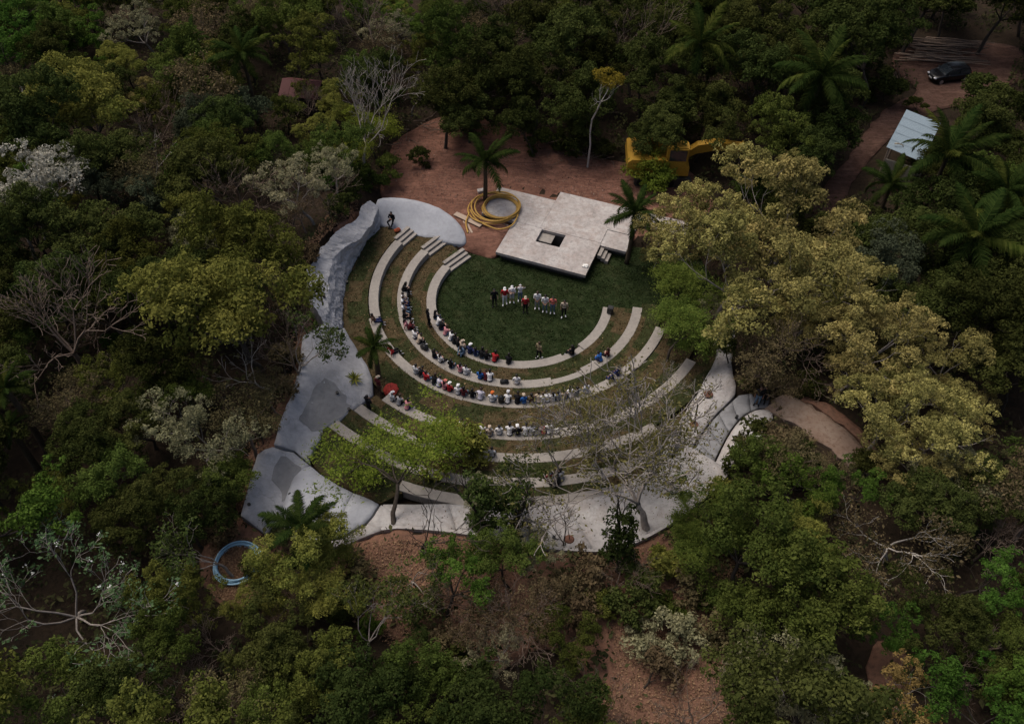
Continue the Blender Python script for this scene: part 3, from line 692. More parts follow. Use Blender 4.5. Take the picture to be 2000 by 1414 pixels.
def sphere_dirs(r, n, zmin=-0.35):
    z = r.uniform(zmin, 1, n); a = r.uniform(0, 6.283, n); q = np.sqrt(1 - z * z)
    return np.stack([q * np.cos(a), q * np.sin(a), z], 1)
def lobes_leaves(r, lobes, per, size, aspect=0.5, jit=0.6, shell=0.55, zmin=-0.4, squash=0.8, tint_lobe=0.35, sub=7):
    Cs = []; Ns = []; T = []
    for (c, R) in lobes:
        tl = r.uniform(0, 1)
        D0 = sphere_dirs(r, sub, -.2)                        # each lobe is made of tufts, so its outline stays uneven
        n = max(6, int(1.7 * per * R * R)); w = r.integers(0, sub, n); rt = R * r.uniform(.30, .46, sub)
        q = r.normal(0, 1, (n, 3)); q[:, 2] = np.abs(q[:, 2]) * .9 - .25; q /= np.linalg.norm(q, axis=1)[:, None] + 1e-6
        rr = rt[w] * r.uniform(shell, 1.05, n) ** .6
        p = c + D0[w] * (R * .72) * np.array([1, 1, squash]) + q * rr[:, None] + r.normal(0, .035, (n, 3)); Cs.append(p); Ns.append(q * .9 + np.array([0, 0, .35]))
        tt_ = r.uniform(0, 1, sub)
        T.append(np.clip(tint_lobe * tl + .25 * tt_[w] + (.75 - tint_lobe) * r.random(n), 0, 1))
    C = np.concatenate(Cs); Nn = np.concatenate(Ns); T = np.concatenate(T)
    V, F = leaf_cloud(r, C, Nn, size, aspect, jit); return V, F, T

PROTO = {}
def proto(key, wood, crown, Hc, D, H, label, cat='tree', name='broadleaf_tree'):
    PROTO.setdefault(key, []).append(dict(wood=wood, crown=crown, Hc=Hc, D=D, H=H, label=label, cat=cat, name=name, C=CEN[-1]))
CEN = []
def measure(V):
    lo = np.percentile(V, 4, axis=0); hi = np.percentile(V, 96, axis=0)
    CEN.append(((lo[0] + hi[0]) / 2, (lo[1] + hi[1]) / 2)); return (lo[2] + hi[2]) / 2, (hi[0] - lo[0] + hi[1] - lo[1]) / 2, hi[2]

LM = {}
def LMat(key, *a, **k):
    if key not in LM: LM[key] = leafmat(key, *a, **k)
    return LM[key]
def make_broad(key, seed, mat, bark, label, nl=34, lobe=(0.75, 1.25), per=260, size=0.20, aspect=.55, trunk=3.2, L=2.1, spread=(0.85, .7, .6), crownz=1.0, zsq=0.8, shell=.5, sub=7, tint_lobe=.35, wkmax=7, name='broadleaf_tree', up=.1, side=.5, r0=.17):
    r = np.random.default_rng(seed)
    br, tips = skeleton(r, trunk, L, 3, (5, 3, 2), spread, .66, up, .16, r0, side)
    T = np.array([t[0] for t in tips]); T[:, 2] = T[:, 2].mean() + (T[:, 2] - T[:, 2].mean()) * crownz
    idx = r.permutation(len(T)); ch = []
    for i in idx:                                            # spread the lobes over the crown
        R = r.uniform(*lobe)
        if all(np.linalg.norm(T[i] - T[j]) > 0.55 * R for j, _ in ch) or len(ch) < 8: ch.append((i, R))
        if len(ch) >= nl: break
    lob = [(T[i] + r.normal(0, .15, 3), R) for i, R in ch]
    V, F, tt = lobes_leaves(r, lob, per, size, aspect, squash=zsq, shell=shell, sub=sub, tint_lobe=tint_lobe)
    Hc, D, H = measure(V)
    proto(key, wood_mesh('trunk', br, bark, wkmax), mkmesh('crown', V, F, mat, tint=tt), Hc, D, H, label, 'tree', name)

dk = LMat('dark_green_leaves', (0.020, 0.030, 0.008), (0.068, 0.078, 0.022), .2, .025, .35)
md = LMat('olive_green_leaves', (0.034, 0.050, 0.010), (0.112, 0.128, 0.030), .25, .03, .35)
bg = LMat('bright_green_leaves', (0.030, 0.068, 0.010), (0.105, 0.175, 0.032), .3, .02, .2)
yo = LMat('yellow_olive_leaves', (0.070, 0.092, 0.020), (0.250, 0.240, 0.056), .28, .006, .15)
kh = LMat('khaki_blossom', (0.060, 0.066, 0.020), (0.42, 0.355, 0.125), .25, .012, .12)
bl = LMat('blue_green_leaves', (0.030, 0.042, 0.024), (0.090, 0.105, 0.062), .2, .02, .3)
br_ = LMat('brown_dry_leaves', (0.055, 0.046, 0.022), (0.165, 0.128, 0.068), .2, .02, .25)
pal = LMat('pale_olive_leaves', (0.105, 0.108, 0.056), (0.324, 0.298, 0.175), .25, .015, .2)
fe = LMat('feathery_lime_leaves', (0.075, 0.108, 0.014), (0.215, 0.250, 0.042), .35, .012, .12)
feo = LMat('feathery_olive_leaves', (0.060, 0.091, 0.018), (0.149, 0.184, 0.038), .3, .012, .15)
wf = LMat('white_blossom', (0.13, 0.13, 0.10), (0.50, 0.47, 0.39), .2, .01, .1)
orl = LMat('golden_leaves', (0.10, 0.075, 0.012), (0.26, 0.18, 0.03), .3, .01, .1)

for i, sd_ in enumerate((11, 12, 13, 14)):
    make_broad('dark', sd_, dk, BK_DARK, 'dense dark green broadleaf tree', nl=38, per=320, size=.165)
for sd_ in (21, 22, 23):
    make_broad('mid', sd_, md, BK_DARK, 'olive green broadleaf tree', nl=34, per=320, size=.155)
for sd_ in (31, 32):
    make_broad('bright', sd_, bg, BK_DARK, 'bright fresh green broadleaf tree', nl=30, lobe=(.55, 1.0), per=340, size=.155)
for sd_ in (41, 42):
    make_broad('yellow', sd_, yo, BK_DARK, 'dense yellow-green tree with cauliflower-like crown', nl=30, lobe=(.7, 1.15), per=400, size=.145, sub=10, tint_lobe=.5)
for sd_ in (51, 52, 53):
    make_broad('khaki', sd_, kh, BK_GREY, 'khaki-yellow flowering tree with tufted crown', nl=46, lobe=(.55, .95), per=430, size=.14, sub=9, L=2.5, spread=(.95, .75, .65), crownz=.85, tint_lobe=.48, name='flowering_tree')
for sd_ in (61, 62):
    make_broad('blue', sd_, bl, BK_DARK, 'grey-green broadleaf tree', nl=32, per=300, size=.165)
for sd_ in (71, 72):
    make_broad('brown', sd_, br_, BK_BROWN, 'dry brown half-bare tree', nl=38, per=75, size=.15, shell=.3, side=.9)
for sd_ in (81, 82):
    make_broad('pale', sd_, pal, BK_GREY, 'pale olive loosely leaved tree', nl=36, lobe=(.5, .95), per=230, size=.15, shell=.4)
make_broad('whiteblossom', 91, wf, BK_GREY, 'tree covered with whitish blossom', nl=44, lobe=(.35, .7), per=280, size=.14, shell=.4)
make_broad('golden', 95, orl, BK_WHITE, 'slender golden tree on a long pale trunk', nl=14, lobe=(.45, .75), per=200, size=.16, trunk=7.5, L=1.1, name='slender_tree', r0=.10)

def make_feather(key, seed, mat, label, bark=BK_DARK, dens=1.0, name='feathery_tree', lean=(0, 0)):
    r = np.random.default_rng(seed)
    br, tips = skeleton(r, 2.6, 2.1, 4, (6, 3, 3, 2), (1.05, .6, .55, .5), .66, .03, .15, .15, .6, lean)
    Cs = []; T = []
    for p, d in tips:                                        # flat sprays of tiny leaflets
        m = int(60 * dens); a = r.uniform(0, 6.28, m); q = np.abs(r.normal(0, .42, m))
        Cs.append(p + np.stack([q * np.cos(a), q * np.sin(a), r.normal(0, .09, m) - q * .25], 1)); T.append(np.clip(r.uniform(.1, .7) + r.normal(0, .25, m), 0, 1))
    C = np.concatenate(Cs); V, F = leaf_cloud(r, C, np.tile([0, 0, 1.0], (len(C), 1)), .15, .4, .45)
    Hc, D, H = measure(V)
    proto(key, wood_mesh('trunk', br, bark), mkmesh('crown', V, F, mat, tint=np.concatenate(T)), Hc, D, H, label, 'tree', name)
make_feather('feather', 101, fe, 'feathery lime green tree with spreading crown', dens=.95)
make_feather('feather_lean', 104, fe, 'feathery lime green tree', dens=.5, lean=(-.2, .75))
make_feather('veil', 107, LMat('thin_olive_leaves', (0.060, 0.060, 0.020), (0.165, 0.150, 0.055), .3, .01, .1), 'open pale-twigged tree with thin olive foliage', BK_GREY, .33, 'thinly_leaved_tree')
make_feather('feathero', 102, feo, 'feathery olive green tree with fine foliage', dens=1.3); make_feather('feathero', 103, feo, 'feathery olive green tree with fine foliage', dens=1.3)

def make_bare(key, seed, bark, label, trunk=2.2, L=2.0, levels=5, nchild=(5, 3, 3, 2, 2), spread=(.75, .5, .5, .5, .5), r0=.14, wig=.18, side=.6, ratio=.7, leaf=None, nleaf=0, lsize=.14, up=.08, name='bare_tree', lspread=.16, rfall=.62, lean=(0, 0), rmin=.011):
    r = np.random.default_rng(seed)
    br, tips = skeleton(r, trunk, L, levels, nchild, spread, ratio, up, wig, r0, side, lean, rfall, 3)
    P = np.array([t[0] for t in tips]); crown = None
    Hc, D, H = measure(P)
    if leaf and nleaf:
        k = r.integers(0, len(P), nleaf); C = P[k] + r.normal(0, lspread, (nleaf, 3))
        V, F = leaf_cloud(r, C, np.tile([0, 0, 1.0], (nleaf, 1)), lsize, .55, .7); crown = mkmesh('crown', V, F, leaf, tint=r.random(nleaf))
    else:                                                    # a bare crown: the thin twigs are the crown
        tw = [b for b in br if b[2] >= levels - 1]; br = [b for b in br if b[2] < levels - 1]; crown = wood_mesh('crown', tw, bark, 3, rmin)
    proto(key, wood_mesh('trunk', br, bark, 6, rmin), crown, Hc, D, H, label, 'tree', name)
make_bare('bare', 111, BK_BROWN, 'leafless grey-brown tree with a haze of twigs')
make_bare('bare', 112, BK_BROWN, 'leafless grey-brown tree with a haze of twigs', L=1.8)
make_bare('barepale', 113, BK_GREY, 'leafless pale grey tree with fine twigs', spread=(.6, .45, .45, .45, .45))
make_bare('dead', 114, BK_WHITE, 'dead whitish tree with few crooked branches', levels=3, nchild=(4, 3, 2), spread=(.6, .5, .55), r0=.13, wig=.24, side=.5, L=1.7, name='dead_tree', rfall=.7)
make_bare('dead', 115, BK_WHITE, 'dead whitish tree with few crooked branches', levels=3, nchild=(3, 3, 3), spread=(.5, .45, .5), r0=.12, wig=.2, side=.6, L=1.9, name='dead_tree', rfall=.7)
make_bare('whitebranch', 116, BK_WHITE, 'tree with crooked white branches and thin yellowish leaves', levels=4, nchild=(4, 3, 3, 2), spread=(.8, .55, .5, .5), r0=.17, wig=.26, L=2.0, leaf=br_, nleaf=3800, lsize=.17, lspread=.3, name='white_barked_tree', rfall=.7)
make_bare('hero_bare', 229, BK_GREY, 'large pale-barked tree with bare twigs and sparse leaves', trunk=1.5, L=2.4, levels=5, nchild=(5, 3, 3, 3, 2), spread=(.6, .5, .55, .55, .5), r0=.2, wig=.24, side=.8, ratio=.7, rfall=.62, leaf=LMat('thin_olive_leaves', (0, 0, 0), (0, 0, 0)), nleaf=4600, lsize=.12, lspread=.2, name='spreading_tree', rmin=.021, lean=(-.4, .2), up=.1)
make_bare('bareleaf', 121, BK_GREY, 'pale twiggy tree almost without leaves', spread=(.8, .5, .5, .5, .5), levels=5, leaf=LMat('thin_olive_leaves', (0, 0, 0), (0, 0, 0)), nleaf=1200, lsize=.12, lspread=.15, rmin=.014)
make_bare('baredark', 118, BK_DARK, 'leafless dark-branched tree', levels=4, nchild=(4, 3, 2, 2), spread=(.45, .4, .4, .4), trunk=1.2, L=2.0, rmin=.018)
make_bare('sparse', 119, BK_GREY, 'sparsely leaved tree with visible branches', levels=4, nchild=(4, 3, 3, 2), leaf=dk, nleaf=1800, lsize=.20, lspread=.16)
make_bare('sapling', 120, BK_DARK, 'small bare sapling', trunk=1.0, L=.8, levels=3, nchild=(3, 2, 2), r0=.05, spread=(.6, .5, .5), name='sapling')
# big-leaved tree with white flowers
r = np.random.default_rng(131)
br, tips = skeleton(r, 1.0, 2.2, 5, (6, 3, 3, 2, 2), (.95, .6, .55, .5, .5), .7, .02, .22, .13, .55, npt=3, rfall=.66)
Cs = []; Tn = []; Fl = []
for p, d in tips:
    m = 7; C = p + r.normal(0, .12, (m, 3)) * np.array([1, 1, .6]); Cs.append(C); Tn.append(r.random(m))
    if r.random() < .045: Fl.append(p + np.array([0, 0, .1]) + r.normal(0, .05, (7, 3)))
C = np.concatenate(Cs); V, F = leaf_cloud(r, C, np.tile([0, 0, 1.0], (len(C), 1)), .15, .5, .55)
cm = mkmesh('crown', V, F, LMat('glossy_leaves', (0.035, 0.070, 0.028), (0.105, 0.158, 0.070), .2, .01, .1), tint=np.concatenate(Tn))
FC = np.concatenate(Fl); V2, F2 = leaf_cloud(r, FC, np.tile([0, 0, 1.0], (len(FC), 1)), .075, .7, .6)
M_FLOWER = LMat('white_flowers', (0.55, 0.54, 0.48), (0.75, 0.74, 0.70), .2, .0, .0)
flower_me = mkmesh('flowers', V2, F2, M_FLOWER, tint=np.ones(len(F2)))
Hc, D, H = measure(V); proto('magnolia', wood_mesh('trunk', br, BK_GREY, 7, .011), cm, Hc, D, H, 'sprawling open tree with scattered white flowers', 'tree', 'white_flowered_tree')

# bushes
def make_bush(key, seed, mat, label, per=260, size=.15):
    r = np.random.default_rng(seed); lob = []
    br, tips = skeleton(r, .35, .8, 2, (6, 3), (.8, .6), .7, .05, .2, .05, .3)
    for p, d in tips: lob.append((p, r.uniform(.32, .6)))
    V, F, tt = lobes_leaves(r, lob, per * 2.2, size, .5); Hc, D, H = measure(V)
    proto(key, wood_mesh('stem', br, BK_DARK), mkmesh('foliage', V, F, mat, tint=tt), Hc, D, H, label, 'bush', 'bush')
make_bush('bushdark', 141, dk, 'low dark green bush'); make_bush('bushdark', 142, dk, 'low dark green bush')
make_bush('bushmid', 143, md, 'low olive green bush'); make_bush('bushmid', 144, md, 'low olive green bush')
make_bush('bushbright', 145, bg, 'small bright green bush'); make_bush('bushbrown', 146, br_, 'dry brown bush', 150); make_bush('bushyellow', 147, yo, 'small yellow-green bush')
make_bush('bushfern', 148, fe, 'small lime green bush', 240, .13); make_bush('bushpale', 149, pal, 'pale olive bush', 200, .14)
# ivy-clad column
r = np.random.default_rng(151); lob = [(np.array([r.normal(0, .35), r.normal(0, .35), z]), r.uniform(.5, .8)) for z in np.linspace(.6, 5.2, 16)]
V, F, tt = lobes_leaves(r, lob, 300, .16, .6); Hc, D, H = measure(V); br, tips = skeleton(r, 4.0, 1.4, 2, (4, 3), (.5, .5), .7, .1, .15, .16)
proto('ivy', wood_mesh('trunk', br, BK_DARK), mkmesh('crown', V, F, dk, tint=tt), Hc, D, H, 'dark ivy-clad tree trunk', 'tree', 'ivy_clad_tree')

# palms
def frond_mesh(seed, Lf, droop, mat, width=.62):
    r = np.random.default_rng(seed); V = []; F = []; n = 22; P = []; p = np.array([0., 0, 0]); ang = 0.0
    for i in range(n + 1):
        P.append(p.copy()); ang -= droop * (0.25 + 1.5 * (i / n) ** 1.3) / n
        p = p + np.array([math.cos(ang), 0, math.sin(ang)]) * Lf / n
    v, f = tube(P, [0.03 * (1 - .8 * i / n) for i in range(n + 1)], 4, False); V += [tuple(q) for q in v]; F += f; T = [0.9] * len(f)
    for i in range(2, n + 1):
        t = i / n; w = width * math.sin(math.pi * min(1, t * .9 + .12)) ** .7 * (Lf / 3.0)
        d = P[i] - P[i - 1]; d /= np.linalg.norm(d)
        for k in range(2):
            b0 = P[i] - d * (Lf / n) * k * .5
            for s in (-1, 1):
                side = np.array([0, s, 0.0]) * .86 + d * .55; side[2] -= r.uniform(.1, .5); side /= np.linalg.norm(side); ww = w * r.uniform(.8, 1.15)
                q = d * .034 * (Lf / 3); m = b0 + side * ww * .55 + np.array([0, 0, .03]); e = b0 + side * ww + np.array([0, 0, -.32 * ww * r.uniform(.4, 1.2)])
                b = len(V); V += [tuple(b0 - q), tuple(b0 + q), tuple(m + q), tuple(m - q), tuple(e)]; F += [(b, b + 1, b + 2, b + 3), (b + 3, b + 2, b + 4)]; t_ = r.random(); T += [t_, t_]
    return mkmesh('frond', V, F, mat, tint=T)
pm = LMat('palm_leaflets', (0.010, 0.020, 0.005), (0.034, 0.050, 0.012), .22, .012, .15)
pm2 = LMat('yellowish_palm_leaflets', (0.022, 0.034, 0.006), (0.070, 0.080, 0.018), .25, .012, .12)
FR = [frond_mesh(1, 3.0, 1.0, pm), frond_mesh(2, 3.0, 1.5, pm), frond_mesh(3, 3.0, 2.1, pm), frond_mesh(4, 3.0, .8, pm2), frond_mesh(5, 3.0, 1.7, pm2)]
CAT = {}
def palm(px, py, dpx, label, h=5.0, n=15, yellow=.25, seed=0, base=None, upright=0.0):
    """px, py: the heart of the crown in the photograph"""
    r = np.random.default_rng(500 + seed)
    z = 4.0
    for _ in range(8):
        x, y = G(px, py, z); z = tz1(x, y) + h
    if base: z = base + h; x, y = G(px, py, z)
    z0 = z - h; dist = PX(x, y, z)[2]; Lf = dpx / 2 / FPX * dist * 1.1
    e = empty('palm_tree', (x, y, z0)); tag(e, label, 'palm')
    P = [(0.12 * math.sin(t * 2.2) * h / 5, .05 * t, t * h) for t in np.linspace(-.04, 1, 9)]; R = [0.17 - .05 * t + (.05 if t > .9 else 0) for t in np.linspace(0, 1, 9)]
    v, f = tube(P, R, 9); mobj('trunk', mkmesh('trunk', v, f, BK_PALM, True), e)
    top = P[-1]
    for i in range(n):
        q = i / n; el = rad(74 - 92 * q + upright * 20 + r.normal(0, 6)); az = i * 2.399 + r.normal(0, .15)
        me = FR[(3 if q < .5 else 4)] if r.random() < yellow else FR[0 if q < .35 else (1 if q < .7 else 2)]
        o = mobj('frond', me, e, loc=top); o.rotation_euler = (r.normal(0, .25), -el, az); s = Lf / 3.0 * r.uniform(.85, 1.1) * (0.8 if q < .12 else 1); o.scale = (s, s, s)
    return e

LBL = []
TREES = []                                                # (x, y, radius, top) of every placed tree, so that crowns do not pile up
def place(key, px, py, dpx, where, hs=1.0, var=None, base=None, seed=None, group=None, xyz=None, D=None, label=None, rz=None):
    ps = PROTO[key]; i = len(TREES); p = ps[(var if var is not None else i * 7 + int(px)) % len(ps)]
    rz = random.uniform(0, 6.28) if rz is None else rz; ca, sa = math.cos(rz), math.sin(rz); ox, oy = p['C'][0] * ca - p['C'][1] * sa, p['C'][0] * sa + p['C'][1] * ca
    if xyz is None:
        z = 4.0; s = 1.0
        for _ in range(10):
            x, y = G(px, py, z); d = PX(x, y, z)[2]; s = dpx / FPX * d / p['D']; z0 = tz1(x - ox * s, y - oy * s) if base is None else base; z = z0 + s * p['Hc'] * hs
        x -= ox * s; y -= oy * s
    else:
        x, y, z0 = xyz; s = D / p['D']
    e = empty(p['name'], (x, y, z0 - 0.05), rz, (s, s, s * hs))
    tag(e, label or f"{p['label']} {where}", p['cat'], group)
    o = mobj(p['wood'].name.split('.')[0], p['wood'], e)
    if p['crown']: mobj(p['crown'].name.split('.')[0], p['crown'], e)
    TREES.append((x + ox * s, y + oy * s, s * p['D'] / 2 * (1.5 if key == 'magnolia' else 1), z0 + s * p['H'] * hs)); LBL.append((e, key, s * p['D'], label is None, where)); return e
W_NW = 'in the wood beyond the shotcrete wall'; W_W = 'in the wood beside the shotcrete wall'; W_SW = 'in the wood near the blue pipe coil'
W_N = 'at the wood edge behind the soil yard'; W_NE = 'by the dirt track and parked car'; W_E = 'in the wood east of the stage'
W_SE = 'below the curving slab path'; W_S = 'on the soil bank below the promenade'
HERO = [
 # upper left
 ('bright', 20, 40, 120), ('bright', 100, 84, 80), ('bright', 176, 52, 75), ('bright', 190, 122, 48), ('bright', 40, 5, 110), ('bright', 150, 8, 90), ('mid', 90, 40, 90),
 ('pale', 255, 42, 95), ('mid', 360, 20, 95), ('yellow', 150, 165, 170), ('khaki', 262, 195, 85), ('yellow', 85, 205, 80), ('bare', 305, 222, 105), ('dead', 318, 285, 85),
 ('brown', 390, 150, 120), ('dead', 15, 190, 75), ('whiteblossom', 85, 330, 130), ('whiteblossom', 30, 378, 95), ('yellow', 119, 395, 62), ('mid', 84, 425, 70), ('blue', 381, 230, 95), ('blue', 470, 215, 90),
 ('bare', 470, 370, 130), ('pale', 555, 345, 120), ('yellow', 372, 395, 85), ('yellow', 625, 265, 70), ('mid', 520, 290, 70), ('bare', 590, 185, 85), ('mid', 560, 205, 55), ('yellow', 640, 195, 55), ('bare', 540, 460, 90), ('bare', 640, 360, 80), ('mid', 470, 455, 100),
 ('blue', 290, 395, 90), ('blue', 220, 360, 90), ('dark', 240, 440, 110), ('dark', 160, 300, 110), ('pale', 370, 460, 90), ('mid', 250, 500, 110),
 # upper middle
 ('bright', 789, 30, 75), ('bright', 852, 98, 36), ('barepale', 730, 175, 140), ('barepale', 827, 168, 60), ('yellow', 655, 195, 75), ('mid', 600, 300, 70), ('pale', 650, 310, 80), ('bare', 690, 35, 150),
 ('pale', 757, 55, 85), ('bare', 1000, 20, 130), ('bare', 1250, 65, 130), ('golden', 1192, 150, 56), ('brown', 930, 55, 110), ('dark', 880, 170, 110), ('dark', 960, 140, 120), ('dark', 1060, 130, 130), ('dark', 1130, 190, 110),
 ('dark', 1010, 210, 100), ('dark', 900, 215, 90), ('dark', 1280, 190, 120), ('dark', 1100, 70, 120), ('dark', 1190, 30, 110), ('dark', 1290, 250, 90), ('dark', 1420, 220, 120), ('dark', 1480, 120, 120), ('mid', 600, 90, 110), ('mid', 560, 30, 110), 
 # upper right
 ('bare', 1520, 225, 90), ('dark', 1690, 50, 140), ('dark', 1630, 20, 130), ('dark', 1850, -60, 140), ('dark', 1990, -30, 120), ('dark', 1940, 225, 110), ('mid', 1985, 290, 90), ('dark', 1680, 445, 90), ('blue', 1720, 500, 150), ('dark', 1690, 560, 120),
 ('dark', 1830, 560, 150), ('dark', 1950, 600, 150), ('dark', 1960, 400, 120), ('mid', 1985, 330, 70),
 # khaki giants
 ('khaki', 1410, 405, 235), ('khaki', 1560, 430, 260), ('khaki', 1475, 530, 260), ('khaki', 1625, 520, 200), ('khaki', 1330, 440, 130), ('khaki', 1530, 330, 95), ('khaki', 1288, 490, 62), ('khaki', 1720, 640, 175), ('khaki', 1835, 690, 165), ('khaki', 1745, 775, 160),
 ('khaki', 1830, 810, 200), ('khaki', 1790, 880, 150), ('khaki', 1905, 790, 115), ('khaki', 1650, 610, 150), ('khaki', 1595, 585, 140), ('khaki', 1690, 715, 130), ('khaki', 1775, 745, 140), ('khaki', 1560, 610, 110), ('pale', 1870, 930, 130), ('brown', 1500, 650, 140), ('bare', 1570, 690, 120), ('brown', 1520, 740, 90), ('dark', 1420, 655, 70),
 # lower right
 ('brown', 1525, 885, 110), ('brown', 1605, 915, 80), ('mid', 1500, 900, 100), ('bright', 1550, 955, 125), ('bright', 1668, 945, 100), ('mid', 1480, 1040, 190), ('yellow', 1585, 1030, 110), ('whitebranch', 1750, 1055, 190), ('mid', 1605, 1140, 180), ('yellow', 1560, 1085, 110),
 ('mid', 1510, 1190, 140), ('bright', 1740, 1220, 105), ('bright', 1965, 1135, 115), ('pale', 1540, 1320, 180), ('pale', 1640, 1350, 130), ('golden2', 1776, 1360, 120), ('bright', 1920, 1375, 170), ('dark', 1830, 1190, 140), ('bare', 1950, 1045, 120),
 ('bare', 1230, 1105, 100), ('bare', 1390, 1375, 190), ('feathero', 1385, 1030, 150), ('dark', 1920, 960, 110), ('mid', 1940, 1230, 120), ('bare', 1900, 1300, 120),
 # lower middle
 ('bright', 900, 1105, 130), ('mid', 985, 1075, 110), ('pale', 1050, 1068, 85), ('brown', 950, 1195, 130), ('bare', 890, 1190, 120), ('brown', 1050, 1185, 110), ('bare', 1010, 1230, 150), ('brown', 1090, 1150, 70), ('pale', 960, 1265, 110), ('mid', 1110, 1230, 110), ('dark', 1000, 1360, 220), ('mid', 830, 1310, 110), ('bushbright', 722, 1225, 45),
 ('sparse', 740, 1165, 110), ('dark', 690, 1370, 170), ('mid', 620, 1320, 130), ('dark', 790, 1300, 110), ('sparse', 810, 1150, 95), ('baredark', 858, 1025, 165), ('ivy', 945, 985, 62), ('ivy', 1000, 990, 58), ('ivy', 1215, 1060, 60), ('baredark', 1090, 1000, 90),
 ('sparse', 1000, 940, 100), ('pale', 950, 955, 75), ('bare', 1180, 1370, 120),
 # lower left
 ('magnolia', 130, 1190, 340), ('yellow', 575, 1075, 135), ('yellow', 640, 1050, 95), ('yellow', 630, 1140, 110), ('yellow', 500, 1180, 85), ('mid', 334, 1165, 115), ('mid', 330, 1225, 120), ('mid', 87, 962, 95), ('dark', 320, 940, 120), ('mid', 203, 925, 105), ('bare', 392, 1265, 105),
 ('bare', 338, 1350, 140), ('brown', 455, 1350, 140), ('dark', 501, 1235, 140), ('sparse', 349, 1075, 100), ('dark', 400, 990, 110), ('dark', 560, 1260, 120), ('dark', 250, 1010, 110), ('mid', 530, 1370, 110),
 # left middle
 ('bare', 100, 590, 270), ('bare', 150, 610, 150), ('yellow', 406, 565, 250), ('dead', 455, 700, 110), ('bare', 561, 562, 70), ('bare', 540, 665, 110), ('brown', 122, 770, 125), ('pale', 330, 815, 130), ('pale', 420, 850, 140), ('brown', 480, 800, 110), ('bushbright', 211, 664, 36), ('dark', 300, 690, 120), ('mid', 330, 750, 110),
 ('mid', 200, 730, 110), ('dark', 230, 830, 110), ('mid', 445, 925, 85), ('brown', 510, 750, 80), ('mid', 20, 690, 80), ('dark', 160, 850, 110), ('sparse', 620, 655, 85), ('brown', 600, 470, 60), ('bare', 590, 400, 80),
 # in and around the seating
  ('bushyellow', 890, 868, 95), ('veil', 1235, 850, 200), ('bareleaf', 1115, 860, 190), ('bareleaf', 1270, 760, 130), ('feathero', 1345, 565, 130), ('feathero', 1350, 640, 130), ('pale', 1390, 595, 60), ('feather', 715, 265, 110), ('bushfern', 1258, 318, 62), ('bushfern', 1310, 298, 55), ('bushfern', 1285, 348, 50)]
for sd_ in (161,): make_broad('golden2', sd_, LMat('ochre_leaves', (0.123, 0.088, 0.032), (0.333, 0.219, 0.079), .25, .01, .1), BK_GREY, 'ochre-yellow leaved tree', nl=30, lobe=(.5, .85), per=260, size=.16)
def zone(px, py):
    if py < 320 and 760 < px < 1480: return W_N
    if px >= 1480 and py < 330: return W_NE
    if px < 760 and py < 460: return W_NW
    if px < 640 and py < 900: return W_W
    if px < 700: return W_SW
    if px > 1250 and py < 860: return W_E
    if px > 1380: return W_SE
    return W_S
SPECIAL = {('feather', 735): dict(where='overhanging the upper benches by the ramp', base=2.0, rz=2.0), ('feather', 790): dict(where='between the fifth and sixth benches', base=1.6),
           ('hero_bare', 1215): dict(where='leaning over the promenade and benches', rz=2.6, base=2.6), ('feathero', 1345): dict(where='beside the end of the third bench', base=-.2), ('feathero', 1350): dict(where='at the head of the east bank', base=.8),
           ('veil', 1260): dict(where='over the ends of the upper benches', base=2.5), ('bareleaf', 1115): dict(where='over the fourth and fifth benches', base=2.2), ('bareleaf', 1270): dict(where='beside the east concrete bank', base=1.6), ('bushyellow', 890): dict(where='growing through the fifth bench', base=1.7), ('feather', 715): dict(where='above the grey apron'), ('pale', 1390): dict(where='at the head of the east bank', base=.8),
           ('sparse', 620): dict(where='in the planting hole of the concrete bank', base=2.6), ('sparse', 1000): dict(where='beside the outermost bench', base=2.4), ('pale', 950): dict(where='beside the outermost bench', base=2.3),
           ('ivy', 945): dict(where='at the promenade edge beside the bare dark tree', base=2.5), ('ivy', 1000): dict(where='on the promenade edge beside another', base=2.5), ('baredark', 1090): dict(where='at the foot of the promenade beside the ivy-clad trunks'),
           ('baredark', 858): dict(where='rising from the soil bank in front of the promenade')}
for (k, px, py, d) in HERO:
    kw = dict(SPECIAL.get((k, px), {})); wh = kw.pop('where', None) or zone(px, py)
    e = place(k, px, py, d, wh, **kw, group='trees around the amphitheatre' if PROTO[k][0]['cat'] == 'tree' else 'bushes around the amphitheatre')
    if k == 'magnolia': mobj('flowers', flower_me, e)['kind'] = 'stuff'

